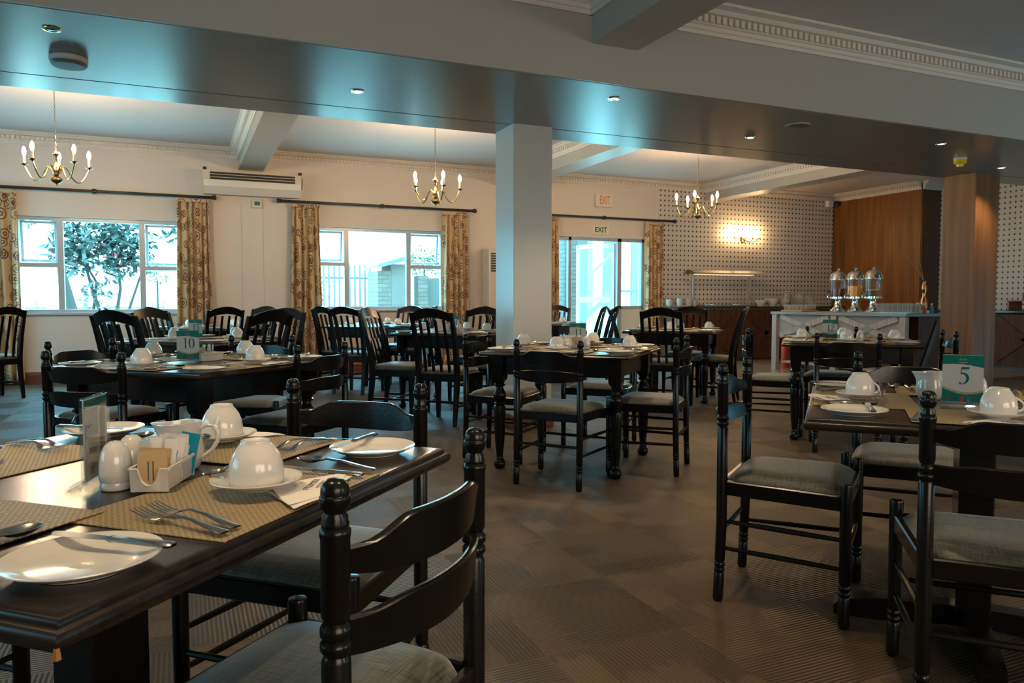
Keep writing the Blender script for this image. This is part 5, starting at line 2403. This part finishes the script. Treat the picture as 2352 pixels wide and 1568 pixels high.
def wallbox(name, x0, x1, y0, y1, z0, z1, m, label, cat='wall'):
    b = MB()
    b.box(((x0 + x1) / 2, (y0 + y1) / 2, (z0 + z1) / 2), (x1 - x0, y1 - y0, z1 - z0))
    return tag(b.build(name, m, smooth=False, uvf=uv_any), label, cat)


wallbox('brick_pillar', 6.98, 7.48, 13.2, 13.7, -.1, 4.2, 'brick', 'pale brick pillar outside the glazed doorway', 'pillar')
wallbox('brick_wall', 5.4, 6.72, 13.0, 13.3, -.1, 4.2, 'brick', 'pale brick wall outside the narrow left pane of the doorway')
t = thing('stair_railing', 'sloping dark stair railing outside the doorway', 'railing', (7.9, 14.2, 0))
b = MB()
b.tube([(-.6, 0, .95), (.9, 0, 2.25)], .035, 8)
b.build('handrail', 'steelp', t)
b = MB()
b.box((.1, .05, .7), (1.9, .04, .10), mtx=Matrix.Rotation(-.7, 3, 'Y'))
b.build('stringer', 'steelp', t)
for k in range(6):
    b = MB()
    b.tube([(-.5 + .26 * k, 0, -.1), (-.5 + .26 * k, 0, 1.0 + .22 * k)], .014, 6)
    b.build('baluster', 'steelp', t)
t = thing('outdoor_building', 'white building with tall blue-tinted windows beyond the doorway', 'building', (10.6, 17.2, 0))
b = MB()
b.box((0, .3, 2.5), (6.4, .4, 5.2))
b.build('facade', 'render', t, smooth=False)
for k in range(7):
    b = MB()
    b.box((-2.6 + .85 * k, .08, 2.0), (.5, .06, 2.4), .004)
    b.build('window', 'bluep' if k % 2 else 'gate', t, smooth=False)
t = thing('balcony_rail', 'low railing with thin bars outside the right pane of the doorway', 'railing', (8.6, 13.3, 0))
b = MB()
b.box((0, 0, 1.30), (1.2, .05, .05))
b.box((0, 0, .90), (1.2, .05, .05))
b.build('rail', 'steelp', t, smooth=False)
b = MB()
for k in range(9):
    b.box((-.55 + .137 * k, 0, .6), (.015, .02, 1.4))
b.build('bars', 'steelp', t, smooth=False)

# small outbuilding beyond the middle window
t = thing('brick_outbuilding', 'small brick outbuilding with a sloping roof beyond the middle window', 'outbuilding', (4.15, 15.2, 0))
b = MB()
b.box((-.42, 0, .80), (.27, .9, 1.8))
b.build('brickwork', 'brick', t, smooth=False, uvf=uv_any)
b = MB()
b.box((-.09, -.05, .87), (.38, .8, 1.94))
b.build('doorway_panel', 'gate', t, smooth=False)
b = MB()
b.loft([[(-.60, yy, 1.74), (-.58, yy, 1.82), (.14, yy, 2.04), (.14, yy, 1.94)] for yy in (-.65, .6)])
b.build('roof', 'roof', t, smooth=False)
wallbox('grey_gate', 4.70, 5.15, 15.1, 15.2, -.1, 1.58, 'gate', 'plain grey gate in the lower right pane of the middle window', 'gate')
wallbox('brick_wall', 4.47, 4.69, 14.9, 15.2, -.1, 1.62, 'brick', 'short brick pier seen through the lower right pane of the middle window')
wallbox('garden_wall', -7.0, 12.0, 24.0, 24.3, -.1, 2.2, 'render', 'long pale garden wall far beyond the windows')
t = thing('palisade_fence', 'pale palisade fence beyond the middle window', 'fence', (2.95, 16.5, 0))
b = MB()
for zz in (.5, 1.6):
    b.box((0, 0, zz), (1.9, .04, .05))
b.build('rail', 'gate', t, smooth=False)
for k in range(17):
    b = MB()
    b.box((-.9 + .112 * k, -.03, .9), (.045, .02, 2.0))
    b.build('pale', 'gate', t, smooth=False)
t = thing('palisade_fence', 'low spiked fence beyond the left window', 'fence', (-.9, 18.5, 0))
b = MB()
for zz in (.45, .95):
    b.box((0, 0, zz), (4.4, .04, .05))
b.build('rail', 'steelp', t, smooth=False)
for k in range(20):
    b = MB()
    b.box((-2.1 + .22 * k, -.03, .5), (.03, .02, 1.2))
    b.build('pale', 'steelp', t, smooth=False)
for i, (x_, y_) in enumerate(((-2.9, 17.0), (-2.25, 17.2), (-.15, 17.0), (.55, 17.0))):
    wallbox('garden_post', x_ - .14, x_ + .14, y_ - .1, y_ + .1, -.1, 2.15, 'render', ('leftmost', 'second', 'third', 'rightmost')[i] + ' of four pale posts beyond the left window', 'post')


def leaf_cloud(b, c, rad, n, size, rnd, sq=1.):
    for _ in range(n):
        u = Vector((rnd.gauss(0, 1), rnd.gauss(0, 1), rnd.gauss(0, 1))).normalized()
        r_ = rad * rnd.random() ** .45
        p = Vector(c) + Vector((u.x * r_, u.y * r_, u.z * r_ * sq))
        s = size * rnd.uniform(.5, 1.3)
        d = Vector((rnd.uniform(-1, 1), rnd.uniform(-1, 1), rnd.uniform(-.8, .4))).normalized()
        e = d.cross(Vector((rnd.uniform(-1, 1), rnd.uniform(-1, 1), 1))).normalized()
        vs = [p, p + d * s * .5 + e * s * .2, p + d * s, p + d * s * .5 - e * s * .2]
        b.add([tuple(v) for v in vs], [(0, 1, 2, 3)])


def tree(name, label, x_, y_, stems, clouds, leaf, flower=0, seed=1):
    rnd = random.Random(seed)
    t = thing(name, label, 'tree' if 'tree' in name else 'shrub', (x_, y_, 0))
    for pts, rad in stems:
        b = MB()
        b.tube(pts, rad, 7)
        b.build('trunk' if len(stems) < 2 else 'stem', 'bark', t)
    b = MB()
    for c, r_, n_, s_ in clouds:
        leaf_cloud(b, c, r_, n_, s_, rnd)
    b.build('foliage', leaf, t, smooth=False, flip=False)
    if flower:
        b = MB()
        for c, r_, n_, s_ in clouds:
            leaf_cloud(b, c, r_ * 1.05, max(2, int(n_ * flower)), s_ * .8, rnd)
        b.build('flowers', 'flower', t, smooth=False, flip=False)
    return t


tree('flowering_tree', 'dark-leaved tree with red flowers filling the left window', -1.17, 14.2,
     [([(0, 0, -.1), (.05, 0, .6), (-.15, 0, 1.2), (-.3, 0, 1.9)], [.045, .04, .03, .015]), ([(.02, .05, -.1), (.15, .05, .7), (.25, 0, 1.3), (.2, 0, 2.0)], [.04, .035, .025, .012]),
      ([(-.05, .1, -.1), (-.2, .1, .7), (-.1, 0, 1.4), (-.45, 0, 2.1)], [.04, .03, .022, .012]), ([(.05, 0, 0.1), (.35, .1, .9), (.55, 0, 1.5), (.7, 0, 2.0)], [.03, .025, .018, .01])],
     [((-.35, 0, 2.15), .45, 520, .17), ((.30, 0, 2.15), .45, 480, .17), ((-.45, 0, 1.80), .34, 300, .16), ((.15, 0, 1.75), .36, 320, .16), ((.55, 0, 1.85), .32, 200, .16), ((1.15, .2, 2.3), .30, 160, .16), ((.1, 0, .75), .30, 130, .12), ((-.1, 0, 1.25), .28, 120, .13), ((0, 0, 2.6), .7, 420, .17), ((-1.1, 0, 2.35), .18, 40, .13)],
     'leaf', .035, 3)
tree('leaning_tree', 'thick leaning grey tree trunk at the lower left of the left window', -1.92, 15.4,
     [([(.25, 0, -.1), (.17, 0, .6), (.09, 0, 1.1), (-.01, 0, 1.7), (-.03, 0, 2.6), (-.03, 0, 3.4)], [.17, .15, .11, .065, .05, .04])],
     [((-.2, .8, 3.6), .35, 120, .16)], 'leaf', 0, 8)
tree('round_topiary_tree', 'little round-topped tree far beyond the left window', -.42, 16.6,
     [([(0, 0, -.1), (0, 0, 1.5)], [.03, .02])], [((0, 0, 1.62), .24, 160, .09)], 'leafg', 0, 5)
tree('green_shrub_tree', 'bright green bushy tree at the left of the middle window', 2.35, 14.6,
     [([(0, 0, -.1), (.08, 0, .6), (0, 0, 1.2)], [.03, .025, .015]), ([(0, 0, .3), (-.2, 0, .8), (-.15, 0, 1.3)], [.025, .02, .01])],
     [((-.05, 0, 1.35), .38, 260, .10), ((-.3, 0, .75), .22, 60, .09), ((.1, .6, .55), .35, 120, .10)], 'leafg', 0, 9)
tree('clipped_green_tree', 'rounded green tree crown behind the outbuilding, in the right of the middle window', 5.75, 18.6,
     [([(0, 0, -.1), (0, 0, 2.0)], [.06, .03])], [((0, 0, 2.15), .40, 500, .11), ((.38, 0, 2.08), .32, 260, .11), ((-.35, 0, 2.05), .30, 240, .11)], 'leafg', 0, 12)
tree('pale_tree', 'hazy tree crown in the upper left of the middle window', 2.5, 20.5,
     [([(0, 0, -.1), (.1, 0, 2.0), (-.1, 0, 3.2)], [.08, .06, .03])], [((0, 0, 3.1), .9, 360, .16), ((.8, 0, 3.4), .5, 120, .15)], 'leaf', .02, 15)
